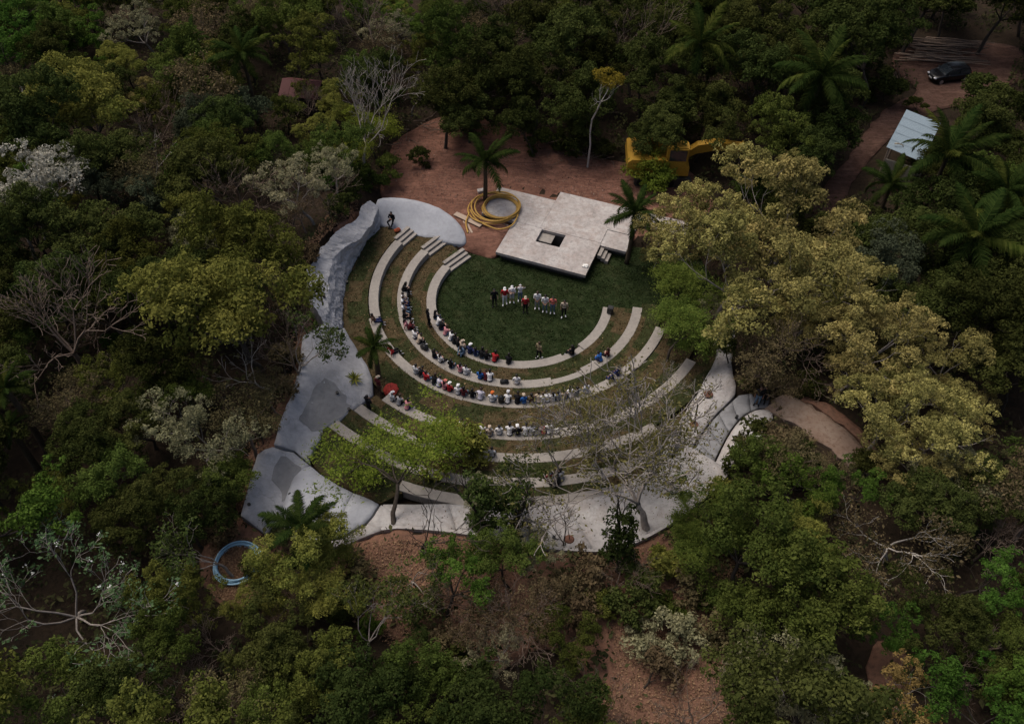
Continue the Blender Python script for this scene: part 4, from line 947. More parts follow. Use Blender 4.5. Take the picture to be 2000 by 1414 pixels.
place('feather_lean', 0, 0, 0, '', xyz=(*G(769, 1028, 2.8), 2.75), D=5.0, rz=0.0, hs=.8, label='feathery lime green tree leaning from the promenade over the upper benches')
place('hero_bare', 0, 0, 0, '', xyz=(*G(1262, 1030, 2.9), 2.88), D=7.3, rz=0.0, label='large pale-barked tree with bare twigs leaning over the promenade and benches')
PALMS = [(945, 315, 145, 'small palm with drooping fronds standing on the soil yard', 3.4, 11, .05, None), (1238, 415, 130, 'dark feather palm beside the right edge of the stage', 4.2, 14, .0, -.3), (728, 678, 90, 'bushy little palm growing between the seating terraces', 2.6, 13, .1, .75),
 (1905, 460, 215, 'large palm with yellowish fronds near the metal-roofed shed', 6.5, 17, .5, None), (1850, 300, 210, 'large dark palm overhanging the metal-roofed shed', 6.5, 16, .3, None), (1602, 145, 200, 'tall palm in the dark wood beside the dirt track', 7, 17, .4, None),
 (1365, 85, 160, 'tall palm with pale arching fronds behind the excavator', 7, 16, .6, None), (468, 105, 135, 'palm among the trees beside the red-roofed hut', 6, 15, .35, None), (368, 80, 90, 'smaller palm near the palm beside the red-roofed hut', 6, 12, .4, None), (5, 760, 120, 'palm at the dark wood edge beside the dry brown tree', 5, 14, .3, None), (12, 835, 90, 'lower palm beneath another palm in the dark wood', 3.5, 12, .3, None),
 (585, 1030, 175, 'palm rising through yellow-green trees over the concrete mound', 3.4, 13, .0, None), (1740, 360, 120, 'small palm in front of the metal-roofed shed', 3.0, 12, .1, None), (1965, 370, 150, 'palm beyond the large yellowish palm', 6.0, 14, .3, None)]
for i, (px, py, d, lab, h, n, yl, base) in enumerate(PALMS): palm(px, py, d, lab, h, n + 4, yl, i, base)

# fillers: the rest of the wood, tree by tree
CLEAR = [[(455, 1015), (490, 880), (520, 860), (572, 715), (580, 640), (588, 530), (615, 480), (690, 415), (705, 380), (745, 340), (760, 285), (840, 232), (1000, 240), (1100, 285), (1215, 315), (1400, 310), (1290, 420), (1240, 480), (1330, 510), (1310, 620), (1425, 635),
          (1450, 755), (1560, 770), (1640, 810), (1710, 890), (1660, 915), (1500, 830), (1420, 930), (1300, 1045), (1210, 1085), (1090, 1085), (920, 1055), (780, 1050), (650, 1075), (560, 1020)],
         [(650, 1060), (900, 1050), (1000, 1130), (890, 1180), (860, 1240), (760, 1260), (650, 1190)], [(1190, 1080), (1300, 1060), (1400, 1200), (1500, 1290), (1480, 1414), (1170, 1414), (1200, 1300)],
         [(410, 1050), (520, 1050), (525, 1150), (470, 1190), (410, 1160)], [(1590, 400), (1640, 330), (1690, 250), (1740, 200), (1790, 180), (1740, 110), (1800, 70), (1990, 75), (1960, 180), (1900, 215), (1830, 225), (1815, 300), (1730, 330), (1660, 400)], [(1210, 285), (1450, 275), (1450, 345), (1210, 375)], [(1700, 1250), (1760, 1250), (1790, 1330), (1700, 1340)], [(530, 120), (650, 120), (650, 260), (530, 260)]]
FILL_KEYS = ['dark', 'dark', 'dark', 'dark', 'mid', 'mid', 'mid', 'bright', 'brown', 'dark', 'yellow', 'mid']
fr = np.random.default_rng(99); n_fill = 0; tries = 0
while n_fill < 190 and tries < 9000:
    tries += 1
    px = fr.uniform(-90, 2090); py = fr.uniform(-60, 1470); right = px > 1380 and py < 800
    k = FILL_KEYS[fr.integers(0, 5 if right or (py < 260 and px > 820) else len(FILL_KEYS))]
    d_m = fr.uniform(2.6, 4.6); z = 4.0
    for _ in range(4): x, y = G(px, py, z); z = tzn(x, y) + d_m * 0.85
    if any(math.hypot(x - a, y - b) < (d_m / 2 + c) * 0.62 for a, b, c, t in TREES): continue
    bad = False; s = FPX / PX(x, y, z)[2]
    for ox, oy in ((0, 0), (.5, 0), (-.5, 0), (0, .5), (0, -.55), (.35, .35), (-.35, .35)):
        qx = np.array([px + ox * d_m * s * 1.15]); qy = np.array([py + oy * d_m * s * 1.15])
        if any(inpoly(qx, qy, P)[0] for P in CLEAR): bad = True; break
    if bad: continue
    gxp, gyp, _ = PX(x, y, tz1(x, y))
    if any(inpoly(np.array([gxp]), np.array([gyp]), P)[0] for P in CLEAR[:1]): continue
    place(k, px, py, 0, zone(px, py), xyz=(x, y, tz1(x, y)), D=d_m, hs=fr.uniform(.85, 1.15), group='trees around the amphitheatre'); n_fill += 1
# small bushes along the edges of the clearing and on the soil banks
BUSH = [('bushdark', 1235, 1160, 95), ('bushbrown', 700, 1120, 60), ('bushbrown', 840, 1180, 60), ('bushdark', 690, 1160, 60), ('bushmid', 1300, 1180, 60), ('bushbrown', 1350, 1150, 70), ('bushpale', 1330, 1240, 80), ('bushpale', 1260, 1250, 70), ('bushbrown', 1400, 1230, 70), ('bushmid', 1420, 1180, 70), ('bushbrown', 1290, 1300, 70), ('bushyellow', 1320, 1100, 70), ('bushyellow', 1290, 1090, 45),
        ('bushbrown', 1150, 1120, 70), ('bushbrown', 1110, 1150, 60), ('bushmid', 1170, 1180, 50), ('bushdark', 820, 305, 35), ('bushdark', 1120, 265, 70), ('bushdark', 1050, 270, 45), ('bushdark', 1180, 290, 40), ('bushdark', 900, 235, 60), ('bushmid', 760, 330, 50), ('bushmid', 735, 360, 40),
        ('bushbrown', 505, 835, 45), ('bushbrown', 560, 700, 50), ('bushbrown', 575, 610, 50), ('bushbrown', 600, 500, 40), ('bushbrown', 560, 760, 40), ('bushmid', 445, 965, 45), ('bushbrown', 430, 1030, 60), ('bushdark', 500, 1110, 45), ('bushmid', 640, 1200, 60), ('bushdark', 1730, 170, 60), ('bushmid', 1900, 250, 60), ('bushdark', 1920, 180, 70), ('bushmid', 1870, 330, 60), ('bushdark', 1812, 285, 50), ('bushmid', 1790, 205, 30),
        ('bushdark', 1480, 880, 90), ('bushbrown', 1530, 870, 70), ('bushdark', 1575, 905, 70), ('bushdark', 1580, 750, 50), ('bushbrown', 1480, 745, 55), ('bushdark', 1690, 900, 50), ('bushyellow', 1420, 970, 70), ('bushmid', 1360, 1060, 60), ('bushpale', 1450, 1310, 70), ('bushbrown', 1130, 1200, 60), ('bushbrown', 860, 1260, 70), ('bushdark', 900, 1300, 80), ('bushbright', 640, 350, 30), ('bushmid', 610, 325, 45), ('bushdark', 660, 400, 45), ('bushdark', 680, 375, 45), ('bushmid', 700, 340, 45)]
for (k, px, py, d) in BUSH: place(k, px, py, d, {W_S: 'on the leaf-littered soil bank', W_N: 'along the back of the soil yard', W_NE: 'along the dirt track', W_W: 'along the back of the shotcrete wall', W_SW: 'around the blue pipe coil', W_NW: 'above the grey apron', W_E: 'under the khaki flowering trees', W_SE: 'beside the sandy path'}[zone(px, py)], group='bushes around the amphitheatre')
place('bushdark', 0, 0, 0, '', xyz=(*G(648, 512, 1.8), 1.75), D=.7, label='small dark plant rooted on the face of the shotcrete wall', group='plants on the shotcrete wall')
place('bushdark', 0, 0, 0, '', xyz=(*G(641, 552, 1.8), 1.75), D=.6, label='small dark plant rooted on the face of the shotcrete wall', group='plants on the shotcrete wall')
place('bushdark', 0, 0, 0, '', xyz=(*G(640, 580, 1.8), 1.75), D=.5, label='small dark plant rooted on the face of the shotcrete wall', group='plants on the shotcrete wall')
# saplings planted in the concrete
for (px, py, z, D_, lab) in ((1384, 768, 2.35, .9, 'bare sapling planted high on the east concrete bank'), (1356, 828, 2.35, 1.3, 'crooked bare sapling planted low on the east concrete bank'), (1112, 1052, 2.95, .45, 'thin straight sapling planted at the promenade kerb')):
    e = place('sapling', 0, 0, 0, '', xyz=(*G(px, py, z), z), D=D_, label=lab, hs=.9 if D_ > .5 else 2.4)
    V, F = tube([(0, 0, -.02), (0, 0, .05)], [.26 / e.scale.x, .2 / e.scale.x], 12); mobj('soil_ring', mkmesh('soil_ring', V, F, M_YARD), e)
# rosette plants
def rosette(px, py, z, size, label, mat):
    r = np.random.default_rng(int(px)); e = empty('rosette_plant', (*G(px, py, z), z)); tag(e, label, 'plant', 'rosette plants')
    for i in range(22):
        a = i * 2.4; el = r.uniform(.25, 1.25); L_ = size * r.uniform(.75, 1.1); V = []
        for t, w in ((0, .05), (.35, .075), (.75, .05), (1, .004)):
            rr = L_ * t * math.cos(el) + .12 * t * t * L_; zz = L_ * t * math.sin(el) - .3 * t * t * L_
            for s in (-1, 1): V.append((rr, s * w * size, zz))
        o = mobj('leaf', mkmesh('leaf', V, [(0, 1, 3, 2), (2, 3, 5, 4), (4, 5, 7, 6)], mat, tint=[r.random()] * 3), e); o.rotation_euler = (0, 0, a)
rosette(692, 741, 1.65, .62, 'yellow-tipped rosette plant on the concrete bank beside the terraces', yo)
rosette(1456, 748, 2.4, .6, 'green rosette plant beside the head of the slab path', md)

# ground cover nobody could count: undergrowth, fallen leaves, brushwood
nc = 6500; cxu = fr.uniform(-54, 54, nc); cyu = fr.uniform(8, 86, nc); ch_ = fr.uniform(.25, 1.3, nc); ct_ = fr.random(nc)
n = nc * 26; wc = np.repeat(np.arange(nc), 26); ux = cxu[wc] + fr.normal(0, .38, n); uy = cyu[wc] + fr.normal(0, .38, n); uz = tz(ux, uy)
zz = uz; dy = uy * math.cos(PITCH) - (zz - CAMH) * math.sin(PITCH); uu = uy * math.sin(PITCH) + (zz - CAMH) * math.cos(PITCH)
qx = 1000 + FPX * ux / dy; qy = 707 - FPX * uu / dy
ok = np.ones(n, bool)
for P in CLEAR[:1] + CLEAR[4:5]: ok &= ~inpoly(qx, qy, P)
thin = np.zeros(n, bool)
for P in CLEAR[1:4]: thin |= inpoly(qx, qy, P)
ok &= ~(thin & (fr.random(n) > .06)) & (qx > -100) & (qx < 2100)
ux, uy, uz, wc = ux[ok], uy[ok], uz[ok], wc[ok]; n = len(ux)
C = np.stack([ux, uy, uz + ch_[wc] * np.sqrt(fr.random(n)) + .05], 1)
V, F = leaf_cloud(fr, C, np.tile([0, 0, 1.0], (n, 1)), .24, .55, .6)
tag(mobj('undergrowth', mkmesh('undergrowth', V, F, LMat('undergrowth_leaves', (0.016, 0.024, 0.010), (0.085, 0.082, 0.036), .2, 0, 0), tint=np.clip(ct_[wc] * .7 + .4 * fr.random(n) ** 2, 0, 1))), 'dark leafy undergrowth covering the floor of the wood', 'undergrowth', kind='stuff')
def litter(name, label, polys, n, size, mat, lift=.07, tp=1.0, cat='fallen leaves'):
    out = []
    for P in polys:
        P = np.array(P, float); lo, hi = P.min(0), P.max(0); m = n // len(polys)
        a = fr.uniform(lo[0], hi[0], m * 2); b = fr.uniform(lo[1], hi[1], m * 2); k = inpoly(a, b, P); a, b = a[k][:m], b[k][:m]
        z = np.full(len(a), 1.5)
        for _ in range(4):
            u = (a - 1000) / FPX; v = (b - 707) / FPX; t = (z - CAMH) / (-math.sin(PITCH) - v * math.cos(PITCH)); x = t * u; y = t * (math.cos(PITCH) - v * math.sin(PITCH)); z = tz(x, y) + lift
        out.append(np.stack([x, y, z], 1))
    C = np.concatenate(out); C[:, 2] += fr.uniform(0, .05, len(C)); V, F = leaf_cloud(fr, C, np.tile([0, 0, 1.0], (len(C), 1)), size, .6, .35)
    return tag(mobj(name, mkmesh(name, V, F, mat, tint=fr.random(len(C)) ** tp)), label, cat, kind='stuff')
lit = LMat('dry_fallen_leaves', (0.08, 0.045, 0.028), (0.30, 0.19, 0.115), .1, .0, .0)
litter('fallen_leaves', 'orange and brown fallen leaves on the soil bank below the promenade', [CLEAR[1], CLEAR[2], CLEAR[3], [(1300, 1040), (1420, 960), (1470, 1100), (1380, 1200)]], 30000, .075, lit, .09)
litter('fallen_leaves', 'dry fallen leaves along the back of the shotcrete wall', [[(470, 1000), (440, 980), (480, 870), (560, 720), (575, 600), (585, 530), (600, 540), (600, 620), (585, 720), (540, 840), (495, 920)], [(600, 500), (640, 455), (700, 405), (700, 380), (640, 420), (590, 480)]], 6000, .11, lit, .09)
litter('fallen_leaves', 'small clods and chips scattered on the red soil yard', [CLEAR[0][9:15] + [(1280, 410), (1100, 380), (960, 360), (900, 440), (800, 400), (740, 385), (750, 330)]], 4500, .08, LMat('clods', (0.06, 0.035, 0.028), (0.26, 0.19, 0.155), .0, .0, .0), .08, 2.5, 'clods')['category'] = 'clods'
def on_surfaces(names, n, zmin=.6):
    tri = []
    for o in SC.objects:
        if o.type == 'MESH' and o.name.split('.')[0] in names:
            me = o.data; me.calc_loop_triangles(); v = np.zeros(len(me.vertices) * 3, np.float32); me.vertices.foreach_get('co', v); v = v.reshape(-1, 3)
            t = np.zeros(len(me.loop_triangles) * 3, np.int32); me.loop_triangles.foreach_get('vertices', t); q = v[t.reshape(-1, 3)]
            nn = np.cross(q[:, 1] - q[:, 0], q[:, 2] - q[:, 0]); ar = np.linalg.norm(nn, axis=1); k = np.abs(nn[:, 2]) > zmin * ar; tri.append(q[k])
    q = np.concatenate(tri); ar = np.linalg.norm(np.cross(q[:, 1] - q[:, 0], q[:, 2] - q[:, 0]), axis=1); i = fr.choice(len(q), n, p=ar / ar.sum())
    a, b = fr.random(n), fr.random(n); k = a + b > 1; a[k], b[k] = 1 - a[k], 1 - b[k]; q = q[i]
    return q[:, 0] + (q[:, 1] - q[:, 0]) * a[:, None] + (q[:, 2] - q[:, 0]) * b[:, None]
C = on_surfaces(('pavement_slab', 'rough_slope', 'outer_kerb_bank'), 600) + [0, 0, .02]
V, F = leaf_cloud(fr, C, np.tile([0, 0, 1.0], (len(C), 1)), .055, .6, .25); tag(mobj('fallen_leaves', mkmesh('fallen_leaves', V, F, LMat('dry_leaves_on_paving', (0.05, 0.03, 0.02), (0.22, 0.14, 0.08), .1, 0, 0), tint=fr.random(len(C)))), 'dry fallen leaves scattered over the pale promenade', 'fallen leaves', kind='stuff')
C = on_surfaces(('terrace_turf',), 1800) + [0, 0, .02]
V, F = leaf_cloud(fr, C, np.tile([0, 0, 1.0], (len(C), 1)), .085, .55, .3); tag(mobj('fallen_leaves', mkmesh('fallen_leaves', V, F, LMat('dry_leaves_on_turf', (0.06, 0.04, 0.022), (0.26, 0.18, 0.10), .1, 0, 0), tint=fr.random(len(C)))), 'dry fallen leaves scattered over the turf terraces', 'fallen leaves', kind='stuff')
def grass(name, surf, n, h, a, b, label):
    C = on_surfaces(surf, n); k = vnoise(C[:, 0], C[:, 1], .55, 3) + .6 * vnoise(C[:, 0], C[:, 1], .2, 7) + fr.normal(0, .5, n) > -.15; C = C[k]; C[:, 2] += h * .4; nn = fr.normal(0, 1, (len(C), 3)); nn[:, 2] = np.abs(nn[:, 2]) * .5
    V, F = leaf_cloud(fr, C, nn, h * 1.5, .3, .3); return tag(mobj(name, mkmesh(name, V, F, LMat(name + '_blades', a, b, .2, 0, 0), tint=np.clip(.5 + .45 * vnoise(C[:, 0], C[:, 1], .7, 11) + fr.normal(0, .2, len(C)), 0, 1))), label, 'grass', kind='stuff')
grass('lawn_grass', ('arena_lawn',), 34000, .075, (0.014, 0.030, 0.009), (0.075, 0.088, 0.036), 'short dark grass of the arena lawn')
grass('terrace_grass', ('terrace_turf',), 26000, .075, (0.036, 0.052, 0.016), (0.145, 0.108, 0.054), 'short green and brown grass on the terraces')
# brushwood along the back edge of the yard, one fallen branch after another
bw = np.random.default_rng(77); brm = []
for q in range(5):
    brr, _ = skeleton(np.random.default_rng(900 + q), 1.6, .9, 2, (3, 2), (.5, .5), .7, .0, .2, .045, .4); brm.append(wood_mesh('branch', brr, BK_BROWN, 5))
for q in range(46):
    t = bw.random(); L_ = [(770, 300), (800, 262), (850, 240), (930, 245), (1010, 262), (1070, 290), (1140, 305), (1200, 318)]; i = min(int(t * 7), 6); f = t * 7 - i
    px = L_[i][0] * (1 - f) + L_[i + 1][0] * f + bw.normal(0, 10); py = L_[i][1] * (1 - f) + L_[i + 1][1] * f + bw.normal(-6, 8); x, y, z = on_ground(px, py, .1 + abs(bw.normal(0, .12)))
    o = mobj('fallen_branch', brm[q % 5]); o.location = (x, y, z); o.rotation_euler = (rad(86) + bw.normal(0, .12), bw.normal(0, .2), bw.uniform(0, 6.28)); s = bw.uniform(.5, 1.1); o.scale = (s, s, s)
    tag(o, 'dry broken branch lying in the brush along the back of the soil yard', 'branch', 'fallen branches behind the soil yard')
# labels that tell look-alikes apart by size and by their nearest unlike neighbour
SHORT = dict(dark='dark green', mid='olive green', bright='bright green', yellow='yellow-green', khaki='khaki flowering', blue='grey-green', brown='dry brown', pale='pale olive', whiteblossom='white-blossomed', golden='slender golden', golden2='ochre', feather='lime feathery', feather_lean='leaning lime',
             feathero='olive feathery', bare='leafless brown', barepale='leafless grey', dead='dead white', whitebranch='white-branched', hero_bare='large pale-barked', baredark='leafless dark', sparse='sparsely leaved', veil='thinly leaved', bareleaf='pale twiggy', sapling='bare', magnolia='white-flowered', ivy='ivy-clad')
WS = {W_NW: 'beyond the shotcrete wall', W_W: 'beside the shotcrete wall', W_SW: 'near the blue coil', W_N: 'behind the soil yard', W_NE: 'by the dirt track', W_E: 'east of the stage', W_SE: 'below the slab path', W_S: 'on the soil bank'}
same = {}
for q in LBL:
    if q[3]: same.setdefault(q[0]['label'], []).append(q)
for lab_, qs in same.items():
    if len(qs) < 2 or qs[0][1].startswith('bush'): continue
    for (e, key, D_, _, where) in qs:
        near_ = sorted((o for o in LBL if o[1] != key and o[1] in SHORT), key=lambda o: (o[0].location - e.location).length); n1_ = near_[0][1]; n2_ = next(o[1] for o in near_ if o[1] != n1_)
        size = 'small' if D_ < 3.0 else ('large' if D_ > 4.6 else 'mid-sized')
        e['label'] = f"{size} {SHORT[key]} tree between {SHORT[n1_]} and {SHORT[n2_]} trees {WS.get(where, where)}"
#PART3
WORLD = 1.18
# ================================================================= PROPS
M_YEL = plain('yellow_plastic', (0.38, 0.225, 0.05), 0.55, .3, 0, .3); M_BLUE = plain('light_blue_plastic', (0.27, 0.46, 0.60), .45, .4); M_YPAINT = plain('yellow_paint', (0.36, 0.20, 0.022), .6, .3, 0, .35)
M_WOOD = plain('weathered_plank', (0.36, 0.28, 0.22), .8, .2); M_STEEL = plain('dark_steel', (0.05, 0.05, 0.05), .5, .4, .3); M_RUB = plain('black_rubber', (0.012, 0.012, 0.012), .8, .2)
M_GLASS = plain('dark_glass', (0.02, 0.025, 0.03), .06, .8, 0, .02); M_CARP = plain('black_car_paint', (0.006, 0.006, 0.007), .25, .35, 0, .02); M_LAMP = plain('headlamp_lens', (0.55, 0.56, 0.58), .12, .7); M_SIL = plain('silver_alloy', (0.40, 0.40, 0.41), .3, .5, .7)
M_RED = plain('red_fabric', (0.34, 0.04, 0.03), .8, .2); M_REDROOF = plain('dull_red_roof_sheet', (0.080, 0.028, 0.028), .7, .2); M_TIN = plain('pale_blue_grey_metal_sheet', (0.22, 0.28, 0.32), .4, .4, .2, .2); M_CREAM = plain('cream_wall', (0.32, 0.29, 0.23), .9, .1); M_ORANGE = plain('orange_fabric', (0.30, 0.07, 0.03), .8, .2)

def coil(name, px, py, z, loops, mat, label, cat, r, seed, tails=()):
    e = empty(name, (*G(px, py, z), z)); tag(e, label, cat); q = random.Random(seed); x0, y0, _ = e.location
    for k, (dx, dy, R, zz) in enumerate(loops):
        ph = q.uniform(0, 6.28); n = 56; P = []
        for i in range(n):
            a = 2 * math.pi * i / n; rr = R * (1 + .022 * math.sin(2 * a + ph) + .012 * math.sin(3 * a + 2 * ph))
            P.append((dx + rr * math.cos(a), dy + rr * math.sin(a), zz + .05 * math.sin(a + ph) + .05))
        V, F = tube(P, r, 8, False, True); mobj('pipe_loop', mkmesh('pipe_loop', V, F, mat, True), e)
    for T in tails:
        P = [Vector((*G(a, b, c), c)) - e.location for a, b, c in T]
        Q = []
        for i in range(len(P) - 1):
            p0, p1, p2, p3 = P[max(i - 1, 0)], P[i], P[i + 1], P[min(i + 2, len(P) - 1)]
            for s in range(6):
                t = s / 6; Q.append(.5 * ((2 * p1) + (p2 - p0) * t + (2 * p0 - 5 * p1 + 4 * p2 - p3) * t * t + (3 * p1 - p0 - 3 * p2 + p3) * t ** 3))
        Q.append(P[-1]); V, F = tube(Q, r, 8); mobj('pipe_end', mkmesh('pipe_end', V, F, mat, True), e)
    return e
coil('pipe_coil', 968, 408, .33, [(-.18, 0, 1.72, .0), (-.10, .03, 1.62, .09), (.40, -.05, 1.30, .05), (.42, -.02, 1.22, .15), (.36, .02, 1.15, .06), (.44, -.06, 1.27, .24), (.1, .0, 1.55, .2)], M_YEL, 'large coil of yellow plastic pipe lying on the stage corner', 'pipe coil', .055, 3,
     [[(918, 410, .45), (930, 428, .3), (950, 440, .35), (975, 448, .4), (1000, 440, .45), (1012, 420, .5)], [(917, 415, .4), (910, 435, .3), (914, 455, .25)]])
bx, by, bz = on_ground(465, 1101, .12)
coil('pipe_coil', 465, 1101, bz, [(0, 0, 1.02, 0), (.02, .02, .96, .08), (-.03, 0, .90, .02), (.03, -.02, 1.07, .1), (0, .03, .99, .17), (-.02, .0, .93, .14)], M_BLUE, 'coil of light blue plastic pipe lying on reddish soil', 'pipe coil', .042, 4)
def plank(p, q, w, label, lift=.1):
    a = Vector(on_ground(*p, lift)); b = Vector(on_ground(*q, lift)); d = b - a; mb = MB(); M = d.to_track_quat('X', 'Z').to_matrix()
    mb.box((a + b) / 2, (d.length, w, .05), M); tag(mb.obj('wooden_plank', M_WOOD, bevel=.008), label, 'plank')
plank((889, 417), (940, 441), .42, 'broad pale plank lying on soil beside the yellow pipe coil', .16); plank((912, 436), (922, 455), .14, 'narrow plank end standing beside the broad pale plank', .1); plank((905, 432), (918, 458), .10, 'narrow pole lying below the broad pale plank', .06)
# papers on the stage corner
tag(mb_paper.obj('paper_stack', plain('white_paper', (.7, .69, .66), .8, .1)), 'small white bundle of papers on the front corner of the stage', 'papers')
# speaker, bags
def bag(name, px, py, z, d, mat, label, cat, rz=0.0):
    mb = MB(); mb.box((0, 0, d[2] / 2), d); e = empty(name, (*G(px, py, z + .1), z), rz); tag(e, label, cat); mb.obj('body', mat, e, True, min(d) * .22)
    h = MB(); h.tube([(-d[0] * .25, 0, d[2] * .95), (-d[0] * .2, 0, d[2] * 1.25), (d[0] * .2, 0, d[2] * 1.25), (d[0] * .25, 0, d[2] * .95)], .015, 5); h.obj('handle', mat, e, True); return e
sp = empty('loudspeaker', (*G(1192, 606, ZR[1] + .2), ZR[1]), rad(-20)); tag(sp, 'black box loudspeaker on the far end of the innermost bench', 'loudspeaker')
mb = MB(); mb.box((0, 0, .24), (.36, .34, .48)); mb.obj('cabinet', M_BLACK, sp, bevel=.03)
for zc, rr in ((.15, .11), (.35, .06)):
    mb = MB(); mb.cyl((0, -.172, zc), (0, -.19, zc), rr, 16); mb.obj('speaker_cone', M_STEEL, sp)
bag('bag', 829, 679, ZR[2], (.5, .3, .28), M_BLACK, 'black bag lying on the second bench beside seated people', 'bag', -.6)
bag('bag', 985, 745, ZR[2], (.5, .26, .2), M_BLACK, 'flat dark bag on the second bench beside a person in white', 'bag', .05)
bag('backpack', 979, 783, ZR[3], (.34, .26, .5), M_BLACK, 'upright black backpack on the third bench', 'bag', .1)
bag('bag', 1087, 842, ZR[4], (.4, .26, .26), plain('white_cloth_bag', (.62, .6, .58)), 'small white bag at the end of the row on the fourth bench', 'bag', .2)
bag('bag', 1083, 941, ZR[6], (.6, .4, .4), M_BLACK, 'black bag beside people on the sixth bench', 'bag', .2)
bag('backpack', 927, 848, ZR[4] - .02, (.3, .24, .45), M_BLACK, 'black backpack standing on turf behind the fourth bench', 'bag', .2)
bag('bag', 776, 449, ZR[3] + .05, (.42, .28, .16), M_ORANGE, 'orange bag at the top of the stairs below the apron', 'bag', .6)
# red umbrella
ux_, uy_ = G(763, 757, ZR[3] + .25); um = empty('umbrella', (ux_, uy_, ZR[3])); tag(um, 'open red umbrella resting on the turf beside the little palm', 'umbrella')
V = [(0, 0, .34)]; F = []
for i in range(16):
    a = 2 * math.pi * i / 16
    for rr, zz in ((.2, .30), (.38, .2), (.46 if i % 2 == 0 else .42, .1)): V.append((rr * math.cos(a), rr * math.sin(a), zz))
for i in range(16):
    j = (i + 1) % 16; F += [(0, 1 + 3 * i, 1 + 3 * j), (1 + 3 * i, 2 + 3 * i, 2 + 3 * j, 1 + 3 * j), (2 + 3 * i, 3 + 3 * i, 3 + 3 * j, 2 + 3 * j)]
o = mobj('canopy', mkmesh('canopy', V, F, M_RED), um); o.rotation_euler = (.15, -.1, 0)
mb = MB(); mb.tube([(0, 0, .48), (0, 0, .0), (.03, 0, -.0), (.1, 0, .02)], .012, 6); mb.obj('shaft', M_STEEL, um)

# car
def car(px, py, heading, label):
    x, y, z = on_ground(px, py, .06); e = empty('car', (x, y, z), heading, 1 / WORLD); tag(e, label, 'car')
    st = [(-2.02, .42, .70, .60), (-1.95, .30, .86, .78), (-1.5, .26, .95, .86), (-.9, .25, .97, .87), (0, .25, .96, .88), (.7, .25, .95, .87), (1.15, .26, .93, .86), (1.6, .27, .84, .82), (1.92, .32, .72, .72), (2.05, .42, .60, .52)]
    V = []; F = []; k = 10
    for (X, zb, zt, w) in st:
        for (yy, zz) in ((-w * .92, zb), (-w, zb + .18), (-w, zt - .16), (-w * .95, zt - .04), (-w * .8, zt), (w * .8, zt), (w * .95, zt - .04), (w, zt - .16), (w, zb + .18), (w * .92, zb)): V.append((X, yy, zz))
    for i in range(len(st) - 1):
        for j in range(k): F.append((i * k + j, i * k + (j + 1) % k, (i + 1) * k + (j + 1) % k, (i + 1) * k + j))
    F.append(tuple(range(k))); F.append(tuple((len(st) - 1) * k + j for j in range(k))[::-1]); F = [f[::-1] for f in F]
    mobj('body', mkmesh('body', V, F, M_CARP, True), e)
    # cabin: roof, pillars and glass
    rf = [(-1.55, .68, 1.40), (-.9, .70, 1.49), (-.1, .70, 1.50), (.35, .68, 1.46)]; V = []; F = []
    for (X, w, zz) in rf:
        for (yy, dz) in ((-w, -.05), (-w * .85, 0), (w * .85, 0), (w, -.05)): V.append((X, yy, zz + dz))
    for i in range(3):
        for j in range(3): F.append((i * 4 + j, (i + 1) * 4 + j, (i + 1) * 4 + j + 1, i * 4 + j + 1))
    mobj('roof', mkmesh('roof', V, F, M_CARP, True), e)
    def quad(n, P, m): mobj(n, mkmesh(n, P, [tuple(range(len(P)))], m), e)
    quad('windscreen', [(.36, -.66, 1.42), (.36, .66, 1.42), (1.12, .76, .945), (1.12, -.76, .945)], M_GLASS)
    quad('rear_window', [(-1.56, .64, 1.36), (-1.56, -.64, 1.36), (-1.93, -.72, .90), (-1.93, .72, .90)], M_GLASS)
    for s in (-1, 1):
        quad('side_window', [(-1.5, s * .70, 1.34), (-.55, s * .71, 1.43), (-.5, s * .83, .95), (-1.75, s * .82, .95)], M_GLASS)
        quad('side_window', [(-.45, s * .71, 1.43), (.34, s * .69, 1.40), (1.05, s * .80, .95), (-.42, s * .83, .95)], M_GLASS)
        mb = MB(); mb.box((.75, s * .95, 1.0), (.12, .2, .13)); mb.obj('wing_mirror', M_CARP, e, True, .03)
        mb = MB(); mb.box((1.93, s * .56, .66), (.24, .3, .14)); mb.obj('headlight', M_LAMP, e, True, .04)
        mb = MB(); mb.box((-1.97, s * .62, .75), (.12, .22, .2)); mb.obj('tail_light', M_RED, e, True, .03)
        for X in (-1.28, 1.3):
            w = MB(); w.tube([(X, s * .70, .31), (X, s * .88, .31)], .31, 22); wo_ = w.obj('wheel', M_RUB, e)
            w = MB(); w.tube([(X, s * .875, .31), (X, s * .895, .31)], .2, 14); w.obj('rim', M_SIL, wo_)
    mb = MB(); mb.box((2.05, 0, .5), (.06, .5, .12)); mb.obj('number_plate', plain('plate_grey', (.4, .4, .4)), e)
    return e
car(1850, 155, rad(193), 'black hatchback car parked on the dirt track beside cut poles')

